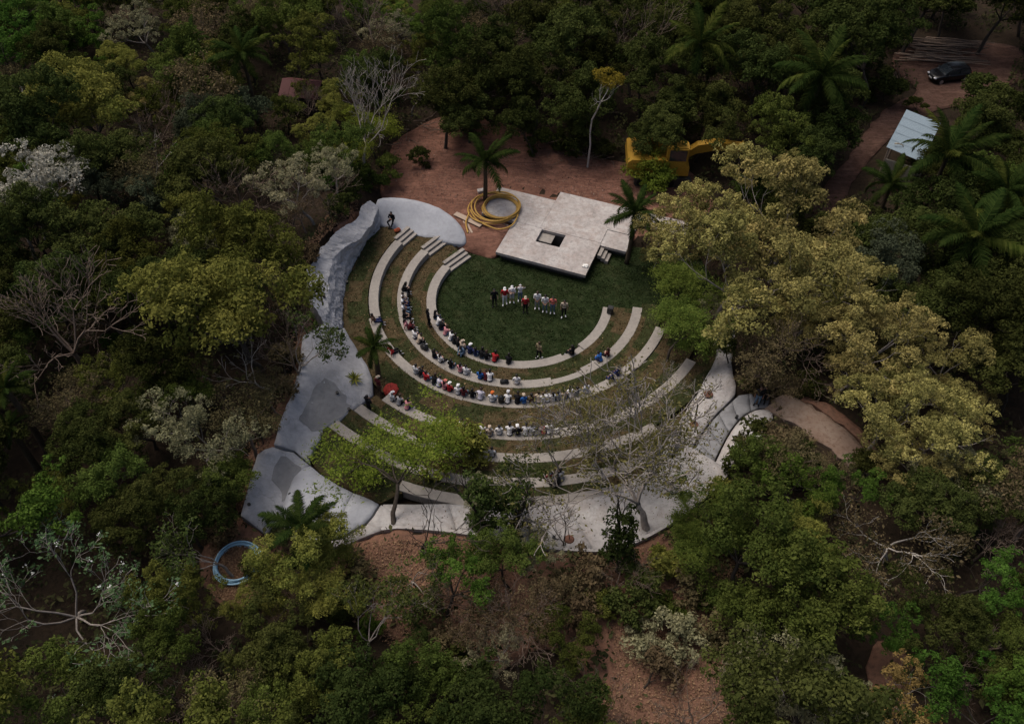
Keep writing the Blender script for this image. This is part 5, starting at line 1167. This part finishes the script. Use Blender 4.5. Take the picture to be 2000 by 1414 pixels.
# shed with metal roof
c = [Vector((*G(a, b, 2.6), 2.6)) for a, b in ((1781, 225), (1826, 232), (1795, 306), (1737, 298))]
ctr = sum(c, Vector()) / 4; ax = ((c[0] - c[3]) + (c[1] - c[2])).normalized(); ay = Vector((-ax.y, ax.x, 0)); LX = ((c[0] - c[3]).length + (c[1] - c[2]).length) / 2; LY = 2.6
zg = tz1(ctr.x, ctr.y); sh = empty('shed', (ctr.x, ctr.y, zg), math.atan2(ax.y, ax.x)); tag(sh, 'open shed with pale blue-grey corrugated metal roof below the dirt track', 'shed')
for k in range(5):                                           # five roof sheets, corrugated
    V = []; F = []; n = 13; x0 = -LX / 2 + LX / 5 * k; x1 = x0 + LX / 5 + .04
    for i in range(n):
        X = x0 + (x1 - x0) * i / (n - 1)
        for s, zz in ((-1, 2.45), (1, 2.75)): V.append((X, s * LY / 2, zz - zg * 0 + .025 * math.cos(i * math.pi) + .004 * k))
    for i in range(n - 1): F.append((2 * i, 2 * i + 2, 2 * i + 3, 2 * i + 1))
    mobj('roof_sheet', mkmesh('roof_sheet', V, F, M_TIN), sh)
for X in (-LX / 2 + .2, 0, LX / 2 - .2):
    for s in (-1, 1):
        mb = MB(); mb.cyl((X, s * (LY / 2 - .2), -.1), (X, s * (LY / 2 - .2), 2.42 if s < 0 else 2.68), .07, 8); mb.obj('post', M_WOOD, sh)
mb = MB(); mb.box((-LX / 2 + .12, 0, .9), (.12, LY - .5, 1.8)); mb.obj('end_wall', M_CREAM, sh)
# street-lamp like white post by the shed
lx, ly, lz = on_ground(1742, 345); lp = empty('lamp_post', (lx, ly, lz)); tag(lp, 'slim pale post with a curved arm beside the metal-roofed shed', 'post')
mb = MB(); mb.tube([(0, 0, 0), (0, 0, 2.4), (-.12, 0, 2.7), (-.5, 0, 2.85)], .04, 7); mb.obj('pole', M_CREAM, lp, True); mb = MB(); mb.box((-.62, 0, 2.84), (.3, .12, .07)); mb.obj('lamp_head', M_CREAM, lp, True, .02)
# pale fence below the shed
fe_ = empty('rail_fence', on_ground(1765, 360)); tag(fe_, 'short pale wooden rail fence in front of the metal-roofed shed', 'fence')
for i in range(8):
    mb = MB(); mb.box((-.9 + .26 * i, 0, .45), (.09, .04, .95)); mb.obj('picket', M_CREAM, fe_)
mb = MB(); mb.box((0, .04, .75), (2.0, .04, .09)); mb.obj('rail', M_CREAM, fe_)

# hut with dull red roof
hx, hy = G(590, 158, 2.6); hz = tz1(hx, hy); hut = empty('hut', (hx, hy, hz), rad(-10), .85); tag(hut, 'small hut with a dull red roof among the trees', 'hut')
mb = MB(); mb.box((0, 0, .95), (3.2, 2.3, 1.9)); mb.obj('wall', BK_DARK, hut)
for s in (-1, 1):
    for k in range(4):
        V = [(-1.9 + .95 * k, 0, 2.75), (-1.9 + .95 * (k + 1) - .03, 0, 2.75), (-1.9 + .95 * (k + 1) - .03, s * 1.6, 1.9), (-1.9 + .95 * k, s * 1.6, 1.9)]; V += [(a, b, c_ + .05) for a, b, c_ in V]
        mobj('roof_sheet', mkmesh('roof_sheet', V, [(0, 1, 2, 3), (7, 6, 5, 4), (0, 4, 5, 1), (1, 5, 6, 2), (2, 6, 7, 3), (3, 7, 4, 0)], M_REDROOF), hut)

# pile of cut poles beside the track
lr = np.random.default_rng(5); pole_me = []
for q in range(4):
    P = [(t * 5 - 2.5, .10 * math.sin(t * 3 + q), .05 * math.sin(t * 5 + 2 * q)) for t in np.linspace(0, 1, 7)]; V, F = tube(P, [.065 - .03 * t for t in np.linspace(0, 1, 7)], 6); pole_me.append(mkmesh('pole', V, F, BK_BROWN, True))
for q in range(64):
    px = lr.uniform(1790, 1880); py = lr.uniform(78, 122) ; x, y, z = on_ground(px, py, .12 + abs(lr.normal(0, .22)))
    o = mobj('cut_pole', pole_me[q % 4]); o.location = (x, y, z); o.rotation_euler = (lr.uniform(0, 6), lr.normal(0, .03), lr.normal(-.12, .13)); s = lr.uniform(.75, 1.2); o.scale = (s, 1, 1)
    tag(o, 'thin cut pole in the heap beside the black car', 'pole', 'heap of cut poles beside the track')
for q in range(12):
    x, y, z = on_ground(1745 + lr.normal(0, 8), 160 + lr.normal(0, 16), .5); o = mobj('dry_stick', pole_me[q % 4]); o.location = (x, y, z); o.rotation_euler = (0, lr.normal(-.9, .25), lr.uniform(0, 6.28)); s = lr.uniform(.25, .42); o.scale = (s, .5, .5)
    tag(o, 'dry stick in the small brush heap at the bend of the dirt track', 'stick', 'brush heap at the track bend')

# excavator behind the bushes
x, y, z = on_ground(1290, 342, .05); ex = empty('excavator', (x, y, z), rad(-3), 1.08); tag(ex, 'yellow excavator behind lime bushes at the edge of the soil yard', 'excavator')
for s in (-1, 1):
    V = []; F = []; prof = [(-1.9, .2), (-1.6, 0), (1.6, 0), (1.9, .2), (1.9, .55), (1.6, .78), (-1.6, .78), (-1.9, .55)]
    for yy in (s * 1.2 - .25, s * 1.2 + .25): V += [(a, yy, b) for a, b in prof]
    F = [tuple(range(8)), tuple(range(15, 7, -1))] + [(i, 8 + i, 8 + (i + 1) % 8, (i + 1) % 8) for i in range(8)]; tr = mobj('track', mkmesh('track', V, F, M_STEEL), ex)
    for X in (-1.5, -.5, .5, 1.5):
        mb = MB(); mb.cyl((X, s * 1.2 - .28, .39), (X, s * 1.2 + .28, .39), .26, 14); mb.obj('track_roller', M_RUB, tr)
V = []; prof = [(-2.3, .95), (-2.5, 1.3), (-2.45, 1.9), (-2.2, 2.1), (-.4, 2.15), (1.3, 1.9), (1.6, 1.6), (1.6, .95)]
for yy in (-1.35, 1.35): V += [(a, yy, b) for a, b in prof]
F = [tuple(range(8)), tuple(range(15, 7, -1))] + [(i, 8 + i, 8 + (i + 1) % 8, (i + 1) % 8) for i in range(8)]; o = mobj('body', mkmesh('body', V, F, M_YPAINT), ex)
mb = MB(); mb.box((.75, -.85, 2.3), (1.4, .95, 1.5)); cb = mb.obj('cab', M_YPAINT, ex, False, .08)
mb = MB(); mb.box((.75, -1.34, 2.5), (1.1, .02, .8)); mb.obj('cab_window', M_GLASS, cb); mb = MB(); mb.box((1.46, -.85, 2.5), (.02, .75, .9)); mb.obj('cab_window', M_GLASS, cb)
def arm(name, P, w, hgt):
    V = []; F = []
    for (a, b), h in zip(P, hgt): V += [(a, -w, b - h), (a, w, b - h), (a, w, b + h), (a, -w, b + h)]
    for i in range(len(P) - 1):
        for j in range(4): F.append((i * 4 + j, i * 4 + (j + 1) % 4, (i + 1) * 4 + (j + 1) % 4, (i + 1) * 4 + j))
    F += [(3, 2, 1, 0), tuple(len(V) - 4 + j for j in range(4))]; mobj(name, mkmesh(name, V, F, M_YPAINT), ex)
arm('boom', [(1.2, 1.6), (2.1, 2.3), (3.4, 2.6), (5.2, 2.4)], .26, [.22, .32, .3, .2]); arm('dipper_arm', [(5.0, 2.65), (5.8, 1.8), (6.1, 1.0)], .16, [.22, .2, .12])
V = [(5.8, -.5, .9), (6.5, -.5, .9), (6.6, -.5, .2), (6.0, -.5, .05), (5.6, -.5, .4)]; V += [(a, .5, b) for a, _, b in V]; mobj('bucket', mkmesh('bucket', V, [(0, 1, 2, 3, 4), (9, 8, 7, 6, 5)] + [(i, 5 + i, 5 + (i + 1) % 5, (i + 1) % 5) for i in range(1, 5)], M_STEEL), ex)

# ================================================================= PEOPLE
def ico(sub=1):
    bm = bmesh.new(); bmesh.ops.create_icosphere(bm, subdivisions=sub, radius=1); V = np.array([v.co[:] for v in bm.verts]); F = np.array([[v.index for v in f.verts] for f in bm.faces]); bm.free(); return V, F
IV, IF = ico(2)
def blob(chains, voxel=.014, smooth=4):
    """one continuous surface around chains of tapered capsules: (p, q, rp, rq[, squash])"""
    Vs = []; Fs = []; n = 0
    for c in chains:
        p, q = np.array(c[0], float), np.array(c[1], float); ra, rb = c[2], c[3]; sq = np.array(c[4]) if len(c) > 4 else np.ones(3)
        L = np.linalg.norm(q - p); k = max(1, int(L / (min(ra, rb) * .45)))
        for i in range(k + 1):
            t = i / k; Vs.append(IV * (ra + (rb - ra) * t) * sq + p + (q - p) * t); Fs.append(IF + n); n += len(IV)
    me = mkmesh('tmp', np.concatenate(Vs), np.concatenate(Fs)); o = bpy.data.objects.new('tmp', me); COL.objects.link(o)
    m = o.modifiers.new('r', 'REMESH'); m.mode = 'VOXEL'; m.voxel_size = voxel
    m = o.modifiers.new('s', 'SMOOTH'); m.iterations = smooth; m.factor = .5
    dg = bpy.context.evaluated_depsgraph_get(); ev = o.evaluated_get(dg); out = bpy.data.meshes.new_from_object(ev)
    bpy.data.objects.remove(o); return out
def hand_chains(w, d, side, curl=.4):
    """palm and five fingers from the wrist w along d"""
    w = np.array(w, float); d = np.array(d, float); d /= np.linalg.norm(d); lat = np.cross(d, [0, 0, 1.0]);
    if np.linalg.norm(lat) < .2: lat = np.cross(d, [0, 1.0, 0])
    lat /= np.linalg.norm(lat); dn = np.cross(lat, d); dn = dn if dn[2] < 0 else -dn
    C = [(w, w + d * .075, .030, .036)]; k = w + d * .08
    for i, (o, L) in enumerate(((-.033, .068), (-.011, .078), (.011, .074), (.033, .058))):
        a = k + lat * o; b = a + (d * math.cos(curl) + dn * math.sin(curl)) * L * .5; e = b + (d * math.cos(curl * 2) + dn * math.sin(curl * 2)) * L * .5; C += [(a, b, .0105, .0095), (b, e, .0095, .0085)]
    t0 = w + d * .03 + lat * (-.03 * side); t1 = t0 + (d * .6 - lat * side * .8) * .04; C += [(t0, t1, .013, .011), (t1, t1 + d * .03, .011, .009)]
    return C
def head_chains(c, f):
    c = np.array(c, float); f = np.array(f, float); f /= np.linalg.norm(f); up = np.array([0, 0, 1.0]); up = up - f * up.dot(f); up /= np.linalg.norm(up); rt = np.cross(f, up)
    C = [(c + up * .03, c + up * .03 - f * .02, .088, .088), (c - up * .03 + f * .02, c - up * .05 + f * .035, .070, .055), (c - up * .085 + f * .045, c - up * .085 + f * .045, .04, .04)]
    C += [(c + f * .085 + up * .01, c + f * .105 - up * .018, .010, .015), (c + f * .07 - up * .06, c + f * .078 - up * .06, .02, .02)]
    for s in (-1, 1): C += [(c + rt * s * .083 + up * .015, c + rt * s * .086 - up * .02, .016, .014), (c + rt * s * .034 + f * .078 + up * .035, c + rt * s * .04 + f * .074 + up * .035, .017, .017)]
    return C
def build_pose(J):
    """J: joints of the pose; returns body chains and labelled bones"""
    B = []
    def bone(lab, a, b, ra, rb, sq=(1, 1, 1)): B.append((lab, (np.array(J[a], float), np.array(J[b], float), ra, rb, sq)))
    bone('hip', 'pel', 'pel', .135, .135, (1.15, .85, .9)); bone('torso', 'pel', 'waist', .125, .118, (1.12, .78, 1)); bone('torso', 'waist', 'chest', .118, .145, (1.15, .74, 1)); bone('torso', 'chest', 'neck0', .14, .075, (1.2, .75, .9)); bone('head', 'neck0', 'neck', .055, .052)
    for s in 'LR':
        bone('torso', 'neck0', 'sh' + s, .06, .066); bone('uarm', 'sh' + s, 'el' + s, .058, .044); bone('farm', 'el' + s, 'wr' + s, .043, .030)
        bone('thigh', 'hp' + s, 'kn' + s, .092, .062); bone('calf', 'kn' + s, 'an' + s, .058, .038); bone('foot', 'an' + s, 'to' + s, .042, .040, (1, 1, .75)); bone('foot', 'an' + s, 'he' + s, .045, .042)
    return B
def pose(kind):
    sg = {'L': -1, 'R': 1}; J = {}
    if kind.startswith('sit'):
        lean = {'sit': .06, 'sit_lean': .20, 'sit_back': -.12, 'sit_cross': .03}[kind]
        J.update(pel=(0, 0, .11), waist=(0, lean * .3, .26), chest=(0, lean * .7, .42), neck0=(0, lean * 1.1, .555), neck=(0, lean * 1.25 + .01, .63)); hd = (0, lean * 1.4 + .035, .735); fd = (0, 1, -.25 if lean > .1 else -.05)
        for k, s in sg.items():
            J['hp' + k] = (s * .085, .02, .10); w = .13 if kind != 'sit_cross' else .22; J['kn' + k] = (s * w, .44, .10 if kind != 'sit_cross' else .07); J['an' + k] = (s * (.11 if kind != 'sit_cross' else .06), .47 + (.1 if kind == 'sit_back' else 0), -.335); J['he' + k] = tuple(np.array(J['an' + k]) + (0, -.04, -.035)); J['to' + k] = tuple(np.array(J['an' + k]) + (s * .03, .17, -.05))
            J['sh' + k] = (s * .185, lean, .50)
            if kind == 'sit_back': J['el' + k] = (s * .27, -.22, .30); J['wr' + k] = (s * .25, -.24, .06)
            elif kind == 'sit_cross': J['el' + k] = (s * .26, .10, .28); J['wr' + k] = (s * -.02 + .03 * s, .25, .30)
            elif kind == 'sit_lean': J['el' + k] = (s * .23, .30, .27); J['wr' + k] = (s * .06, .45, .24)
            else: J['el' + k] = (s * .24, .08, .26); J['wr' + k] = (s * .13, .30, .21)
    else:
        J.update(pel=(0, 0, .93), waist=(0, 0, 1.06), chest=(0, .01, 1.24), neck0=(0, 0, 1.39), neck=(0, .01, 1.46)); hd = (0, .03, 1.57); fd = (0, 1, -.05)
        for k, s in sg.items():
            J['hp' + k] = (s * .085, 0, .90); st = .06 if kind == 'stand_stride' else 0; J['kn' + k] = (s * .10, .03 + s * st, .50); J['an' + k] = (s * .12, -.01 + s * st * 1.5, .09); J['he' + k] = (s * .12, -.05 + s * st * 1.5, .05); J['to' + k] = (s * .15, .15 + s * st * 1.5, .04)
            J['sh' + k] = (s * .185, 0, 1.34)
            if kind == 'stand_fold': J['el' + k] = (s * .25, .08, 1.10); J['wr' + k] = (s * -.04, .22, 1.13 + .03 * s)
            elif kind == 'stand_head': J['el' + k] = (s * .34, .1, 1.46); J['wr' + k] = (s * .12, .1, 1.62)
            elif kind == 'stand_hold': J['el' + k] = (s * .24, .04, 1.08); J['wr' + k] = (s * .09, .22, .98)
            else: J['el' + k] = (s * .25, -.03, 1.08); J['wr' + k] = (s * .25, .06, .86)
    return J, hd, fd
POSES = {}
def seg_dist(P, a, b):
    d = b - a; L = d.dot(d); t = np.clip(((P - a) @ d) / (L + 1e-9), 0, 1) if L > 1e-9 else np.zeros(len(P)); return np.linalg.norm(P - (a + t[:, None] * d), axis=1)
def sub_mesh(name, V, Nn, Fs, mask, off):
    k = mask[Fs].all(1); f = Fs[k]; u, inv = np.unique(f, return_inverse=True); return mkmesh(name, V[u] + Nn[u] * off, inv.reshape(-1, Fs.shape[1]), None, True)
for kind in ('sit', 'sit_lean', 'sit_back', 'sit_cross', 'stand', 'stand_fold', 'stand_hold', 'stand_head', 'stand_stride'):
    J, hd, fd = pose(kind); B = build_pose(J); ch = [b[1] for b in B] + head_chains(hd, fd)
    for k, s in (('L', -1), ('R', 1)):
        d = np.array(J['wr' + k]) - np.array(J['el' + k]); ch += hand_chains(J['wr' + k], d, s, .5)
    me = blob(ch); me.name = 'body'
    n = len(me.vertices); V = np.zeros(n * 3, np.float32); me.vertices.foreach_get('co', V); V = V.reshape(-1, 3); Nn = np.zeros(n * 3, np.float32); me.vertices.foreach_get('normal', Nn); Nn = Nn.reshape(-1, 3)
    Fs = np.zeros(len(me.loops), np.int32); me.loops.foreach_get('vertex_index', Fs); Fs = Fs.reshape(-1, 4)
    labs = [b[0] for b in B] + ['head', 'hand', 'hand']; D = [seg_dist(V, b[1][0], b[1][1]) / ((b[1][2] + b[1][3]) / 2) for b in B]
    D.append(np.linalg.norm(V - np.array(hd), axis=1) / .09)
    for k in 'LR':
        w = np.array(J['wr' + k]); d = w - np.array(J['el' + k]); d /= np.linalg.norm(d); D.append(seg_dist(V, w + d * .02, w + d * .15) / .035)
    lab = np.array(labs)[np.argmin(np.array(D), 0)]
    me.polygons.foreach_set('use_smooth', [True] * len(me.polygons))
    f = np.array(fd) / np.linalg.norm(fd); rel = V - np.array(hd)
    hair = (lab == 'head') & (rel[:, 2] > -.03) & ((rel @ f) < .045 + .9 * np.clip(rel[:, 2] - .055, -1, 1)); hair &= ((rel @ f) < .02) | (rel[:, 2] > .06)
    P = dict(body=me, shirt=sub_mesh('shirt', V, Nn, Fs, np.isin(lab, ['torso', 'uarm']) | ((lab == 'hip') & (V[:, 2] > J['pel'][2] + .02)), .013),
             long_shirt=sub_mesh('shirt', V, Nn, Fs, np.isin(lab, ['torso', 'uarm', 'farm']) | ((lab == 'hip') & (V[:, 2] > J['pel'][2] + .02)), .013),
             trousers=sub_mesh('trousers', V, Nn, Fs, np.isin(lab, ['hip', 'thigh', 'calf']), .010), shorts=sub_mesh('shorts', V, Nn, Fs, np.isin(lab, ['hip', 'thigh']), .012), shoes=sub_mesh('shoes', V, Nn, Fs, lab == 'foot', .008), hair=sub_mesh('hair', V, Nn, Fs, hair, .014))
    h = np.array(hd); b = -f; P['long_hair'] = blob([(h + [0, 0, .035] + b * .02, h + [0, 0, .03] + b * .03, .108, .108), (h + b * .06, h + b * .10 + [0, 0, -.18], .08, .075), (h + b * .10 + [0, 0, -.18], h + b * .11 + [0, 0, -.28], .07, .04)], .016); P['long_hair'].name = 'hair'
    cv, cf = [], []
    for i in range(5):
        t = i / 4 * math.pi / 2
        for j in range(14): a = 2 * math.pi * j / 14; cv.append((h[0] + .112 * math.cos(t) * math.cos(a), h[1] - .01 + .118 * math.cos(t) * math.sin(a), h[2] + .045 + .092 * math.sin(t)))
    for i in range(4):
        for j in range(14): cf.append((i * 14 + j, i * 14 + (j + 1) % 14, (i + 1) * 14 + (j + 1) % 14, (i + 1) * 14 + j))
    q = len(cv)
    for (a, rr) in ((.6, .112), (1.1, .12), (2.04, .12), (2.54, .112)): cv.append((h[0] + rr * math.cos(a), h[1] - .01 + rr * math.sin(a), h[2] + .047))
    for (a, rr) in ((.85, .17), (1.25, .205), (1.89, .205), (2.29, .17)): cv.append((h[0] + rr * math.cos(a), h[1] + rr * math.sin(a), h[2] + .035))
    cf += [(q + i, q + 4 + i, q + 5 + i, q + i + 1) for i in range(3)]
    P['cap'] = mkmesh('cap', cv, cf, None, True); POSES[kind] = P
SKIN = [plain('skin_tan', (.30, .17, .115), .6), plain('skin_brown', (.17, .09, .06), .6), plain('skin_light', (.42, .27, .20), .6)]
CLOTH = {k: plain('cloth_' + k.replace('-', '_').replace(' ', '_'), v, .85, .1) for k, v in dict(white=(.66, .65, .66), black=(.012, .012, .014), grey=(.26, .26, .28), red=(.34, .025, .03), pink=(.46, .20, .22), coral=(.55, .16, .13), blue=(.03, .11, .34), navy=(.025, .032, .085), denim=(.10, .15, .22), maroon=(.09, .018, .022), beige=(.42, .34, .27), brown=(.11, .065, .045), khaki=(.20, .16, .10), lavender=(.50, .48, .56), orange=(.5, .12, .03), silver=(.48, .48, .50)).items()}
HAIR = {'black': plain('black_hair', (.010, .008, .008), .5), 'brown': plain('brown_hair', (.04, .022, .014), .5)}
PEOPLE = []
def person(x, y, z, heading, kind, top, legs, hair='short', long_sleeve=False, hat=None, shoes='black', shorts=False, where='', sc=1.0):
    i = len(PEOPLE); P = POSES[kind]; e = empty('person', (x, y, z), heading, sc / WORLD)
    def child(key, mat, nm):
        o = mobj(nm, P[key], e)
        if not P[key].materials: P[key].materials.append(mat)
        o.material_slots[0].link = 'OBJECT'; o.material_slots[0].material = mat; return o
    child('body', SKIN[(i * 5 + int(abs(x) * 7)) % 3], 'body'); child('long_shirt' if long_sleeve else 'shirt', CLOTH[top], 'shirt'); child('shorts' if shorts else 'trousers', CLOTH[legs], 'shorts' if shorts else 'trousers'); child('shoes', CLOTH[shoes], 'shoes')
    child('long_hair' if hair == 'long' else 'hair', HAIR['brown' if i % 4 == 3 else 'black'], 'hair')
    if hat: child('cap', CLOTH[hat], 'cap')
    PEOPLE.append((e, top, legs, hair, hat, where, x, y)); return e
def face(x, y, tx=CX, ty=CY): return math.atan2(-(tx - x), ty - y)
pr = random.Random(21)
def seated(k, px, py, top, legs=None, hair=None, hat=None, kind=None, out=False):
    x, y = G(px, py, ZR[k] + .38); a = math.degrees(math.atan2(y - CY, x - CX)); off = 0.0
    for (a0, a1, o_, dz) in SECT[k]:
        if a0 <= a % 360 <= a1: off = o_
    x, y = pol(a, RING[k] + off + (-.02 if not out else .1)); legs = legs or pr.choice(['black', 'navy', 'denim', 'denim', 'grey', 'black']); hair = hair or pr.choice(['short', 'long', 'short'])
    kind = kind or pr.choice(['sit', 'sit_lean', 'sit', 'sit_cross', 'sit_lean', 'sit']); h = face(x, y) + pr.uniform(-.2, .2) + (math.pi if out else 0)
    person(x, y, ZR[k], h, kind, top, legs, hair, pr.random() < .3, hat, pr.choice(['white', 'black', 'grey']), False, f'seated on the {ORD[k]} bench', pr.uniform(.94, 1.04))
for a in [(3, 736, 618, 'brown', 'navy', 'short', None, 'sit_back'), (2, 793, 559, 'black', 'black', 'long'), (2, 797, 577, 'white'), (2, 789, 586, 'white'), (2, 788, 598, 'white'), (2, 797, 610, 'black'), (2, 787, 632, 'pink', 'grey', 'long', None, 'sit_back'), (2, 802, 633, 'maroon', 'black'), (2, 813, 650, 'white'), (2, 825, 657, 'beige'), (2, 852, 686, 'black'), (2, 860, 697, 'white', 'black'),
          (2, 899, 717, 'pink', None, 'long'), (2, 909, 722, 'white'), (2, 938, 729, 'blue'), (2, 949, 732, 'maroon'), (2, 957, 733, 'white', 'black', 'long'), (2, 1009, 740, 'white', 'beige'), (2, 1169, 692, 'blue', 'navy'), (2, 1186, 685, 'maroon', 'black', 'long'),
          (1, 856, 612, 'black', None, 'long'), (1, 860, 624, 'white'), (1, 864, 633, 'black'), (1, 872, 644, 'pink', None, 'long'), (1, 879, 655, 'white'), (1, 889, 660, 'black', None, 'long'), (1, 895, 667, 'black'), (1, 903, 672, 'beige', None, 'short', 'beige'), (1, 921, 677, 'navy', None, 'short', 'white'), (1, 932, 682, 'navy', 'denim'), (1, 945, 683, 'black', None, 'long'), (1, 953, 688, 'black'), (1, 966, 695, 'red', 'black'), (1, 993, 699, 'black', 'black', 'long'), (1, 1113, 677, 'black', 'black', 'long'),
          (3, 770, 679, 'red', 'black', 'short', None, 'sit_back'), (3, 812, 719, 'silver'), (3, 821, 725, 'black'), (3, 830, 734, 'red'), (3, 848, 740, 'black', None, 'long'), (3, 855, 747, 'lavender'), (3, 867, 752, 'pink', None, 'long', 'coral'), (3, 877, 755, 'red', None, 'short', 'white'), (3, 894, 761, 'white', None, 'short', 'white'), (3, 906, 763, 'maroon'), (3, 922, 768, 'black', None, 'long'),
          (3, 961, 775, 'white', None, 'short', 'orange'), (3, 991, 778, 'white', None, 'short', 'silver'), (3, 1010, 779, 'black'), (3, 1024, 778, 'blue', None, 'short', 'beige'), (3, 1038, 777, 'brown'), (3, 1052, 776, 'beige', None, 'long'), (3, 1069, 775, 'white'), (3, 1080, 774, 'white', None, 'long'), (3, 1090, 772, 'grey'), (3, 1060, 775, 'white'), (3, 1103, 769, 'beige'), (3, 1114, 766, 'white', None, 'long'), (3, 1127, 762, 'grey', None, 'long'), (3, 938, 770, 'lavender'), (4, 908, 830, 'white', None, 'short'), (4, 1026, 840, 'silver'), (2, 880, 710, 'black'),  (3, 1145, 757, 'silver'), (3, 1195, 733, 'navy'), (3, 1210, 725, 'navy', None, 'long'),
          (4, 764, 774, 'silver', None, 'short', 'silver'), (4, 779, 781, 'grey', None, 'long'), (4, 794, 790, 'pink', None, 'long'), (4, 899, 828, 'white'), (4, 919, 833, 'navy', None, 'long'), (4, 941, 837, 'white'), (4, 957, 838, 'beige', None, 'short', 'beige'), (4, 975, 839, 'white'), (4, 995, 841, 'white', 'black', 'long'), (4, 1011, 838, 'black', None, 'short', 'white'), (4, 1038, 840, 'grey'), (4, 1049, 839, 'silver', None, 'long'), (4, 1062, 839, 'coral'), (4, 1073, 837, 'white', None, 'long'),
          (5, 960, 884, 'silver', 'black'), (5, 815, 860, 'black', 'black', 'long'), (6, 1072, 928, 'maroon'), (6, 1086, 927, 'black'), (6, 1096, 926, 'grey', None, 'long')]: seated(*a)
x, y = pol(math.degrees(math.atan2(G(895, 690, .3)[1] - CY, G(895, 690, .3)[0] - CX)), RING[1] + .12); person(x, y, ZR[1], face(x, y) + math.pi, 'sit_lean', 'denim', 'denim', 'long', True, None, 'white', False, 'on the innermost bench facing outward')
def standing(px, py, z, top, legs, kind='stand', hair='short', hat=None, shorts=False, shoes='white', where='standing on the lawn', tx=None, ty=None, dh=0.0, ls=False):
    x, y = G(px, py, z); person(x, y, z, face(x, y, 0 if tx is None else tx, 10 if ty is None else ty) + dh, kind, top, legs, hair, ls, hat, shoes, shorts, where, pr.uniform(.97, 1.05))
L = FLOOR
for a in [(966, 597, L, 'black', 'black', 'stand_stride', 'short', None, False, 'black'), (986, 594, L, 'red', 'white', 'stand_stride', 'short', 'white'), (1000, 590, L, 'white', 'silver', 'stand_fold', 'short', 'white', True), (1016, 587, L, 'white', 'denim', 'stand_head', 'short', 'silver'),
          (1026, 610, L, 'red', 'black', 'stand', 'short', 'beige', False, 'black'), (1049, 602, L, 'white', 'grey', 'stand_hold', 'long'), (1064, 608, L, 'white', 'denim', 'stand_hold', 'long'), (1079, 611, L, 'coral', 'denim', 'stand', 'long'), (1101, 618, L, 'beige', 'black', 'stand_stride', 'short')]: standing(*a)
standing(1052, 700, L, 'khaki', 'black', 'stand_stride', 'short', None, False, 'white', 'walking along the innermost bench', 8, 40)
standing(838, 636, ZR[1], 'black', 'black', 'stand', 'long', None, False, 'black', 'standing behind the innermost bench', CX, CY, 0, True)
standing(742, 768, ZR[3], 'maroon', 'brown', 'stand', 'short', 'beige', False, 'black', 'standing beside the red umbrella', CX, CY)
standing(722, 806, ZR[4] + .02, 'black', 'black', 'stand_fold', 'short', None, False, 'black', 'standing at the foot of the concrete bank', CX, CY, 0, True)
standing(1477, 790, 2.24, 'black', 'denim', 'stand', 'short', None, False, 'black', 'standing on the slab path under trees', 8, 20, .2); standing(1488, 787, 2.24, 'black', 'black', 'stand_stride', 'long', None, False, 'black', 'standing on the slab path under trees', 8, 20)
x, y = G(766, 428, 1.3); person(x, y, 1.22, math.pi * .9, 'sit_cross', 'black', 'black', 'short', True, None, 'black', False, 'sitting alone on the grey apron')

# labels that single people out
ART = lambda c: c
def plab(p, nb=None):
    e, top, legs, hair, hat, where, x, y = p
    d = f'person in {top} top' + (f' and {hat} cap' if hat else (' with long hair' if hair == 'long' else '')) + f' {where}'
    if nb: d += f', near {nb} top'
    return d
cnt = {}
for p in PEOPLE: cnt.setdefault(plab(p), []).append(p)
fin = {}
for lab_, ps in cnt.items():
    for p in ps:
        l = lab_
        if len(ps) > 1:
            o = sorted((q for q in PEOPLE if q is not p), key=lambda q: math.hypot(q[6] - p[6], q[7] - p[7]))[0]; l = plab(p, o[1]) if not p[4] else f'person in {p[1]} top, {p[4]} cap and {p[2]} trousers {p[5]}'
        fin.setdefault(l, []).append(p)
for l, ps in fin.items():
    for p in ps: tag(p[0], l, 'person', 'seated audience' if 'seated' in l else ('people on the lawn' if 'lawn' in l else 'people around the seating'))

# ================================================================= real size
# the survey above is in units of one camera height / 38; people and the car fix the true size
for o in list(SC.objects):
    if o.parent is None:
        o.location = Vector(o.location) * WORLD
        if o.type in ('MESH', 'EMPTY'): o.scale = Vector(o.scale) * WORLD
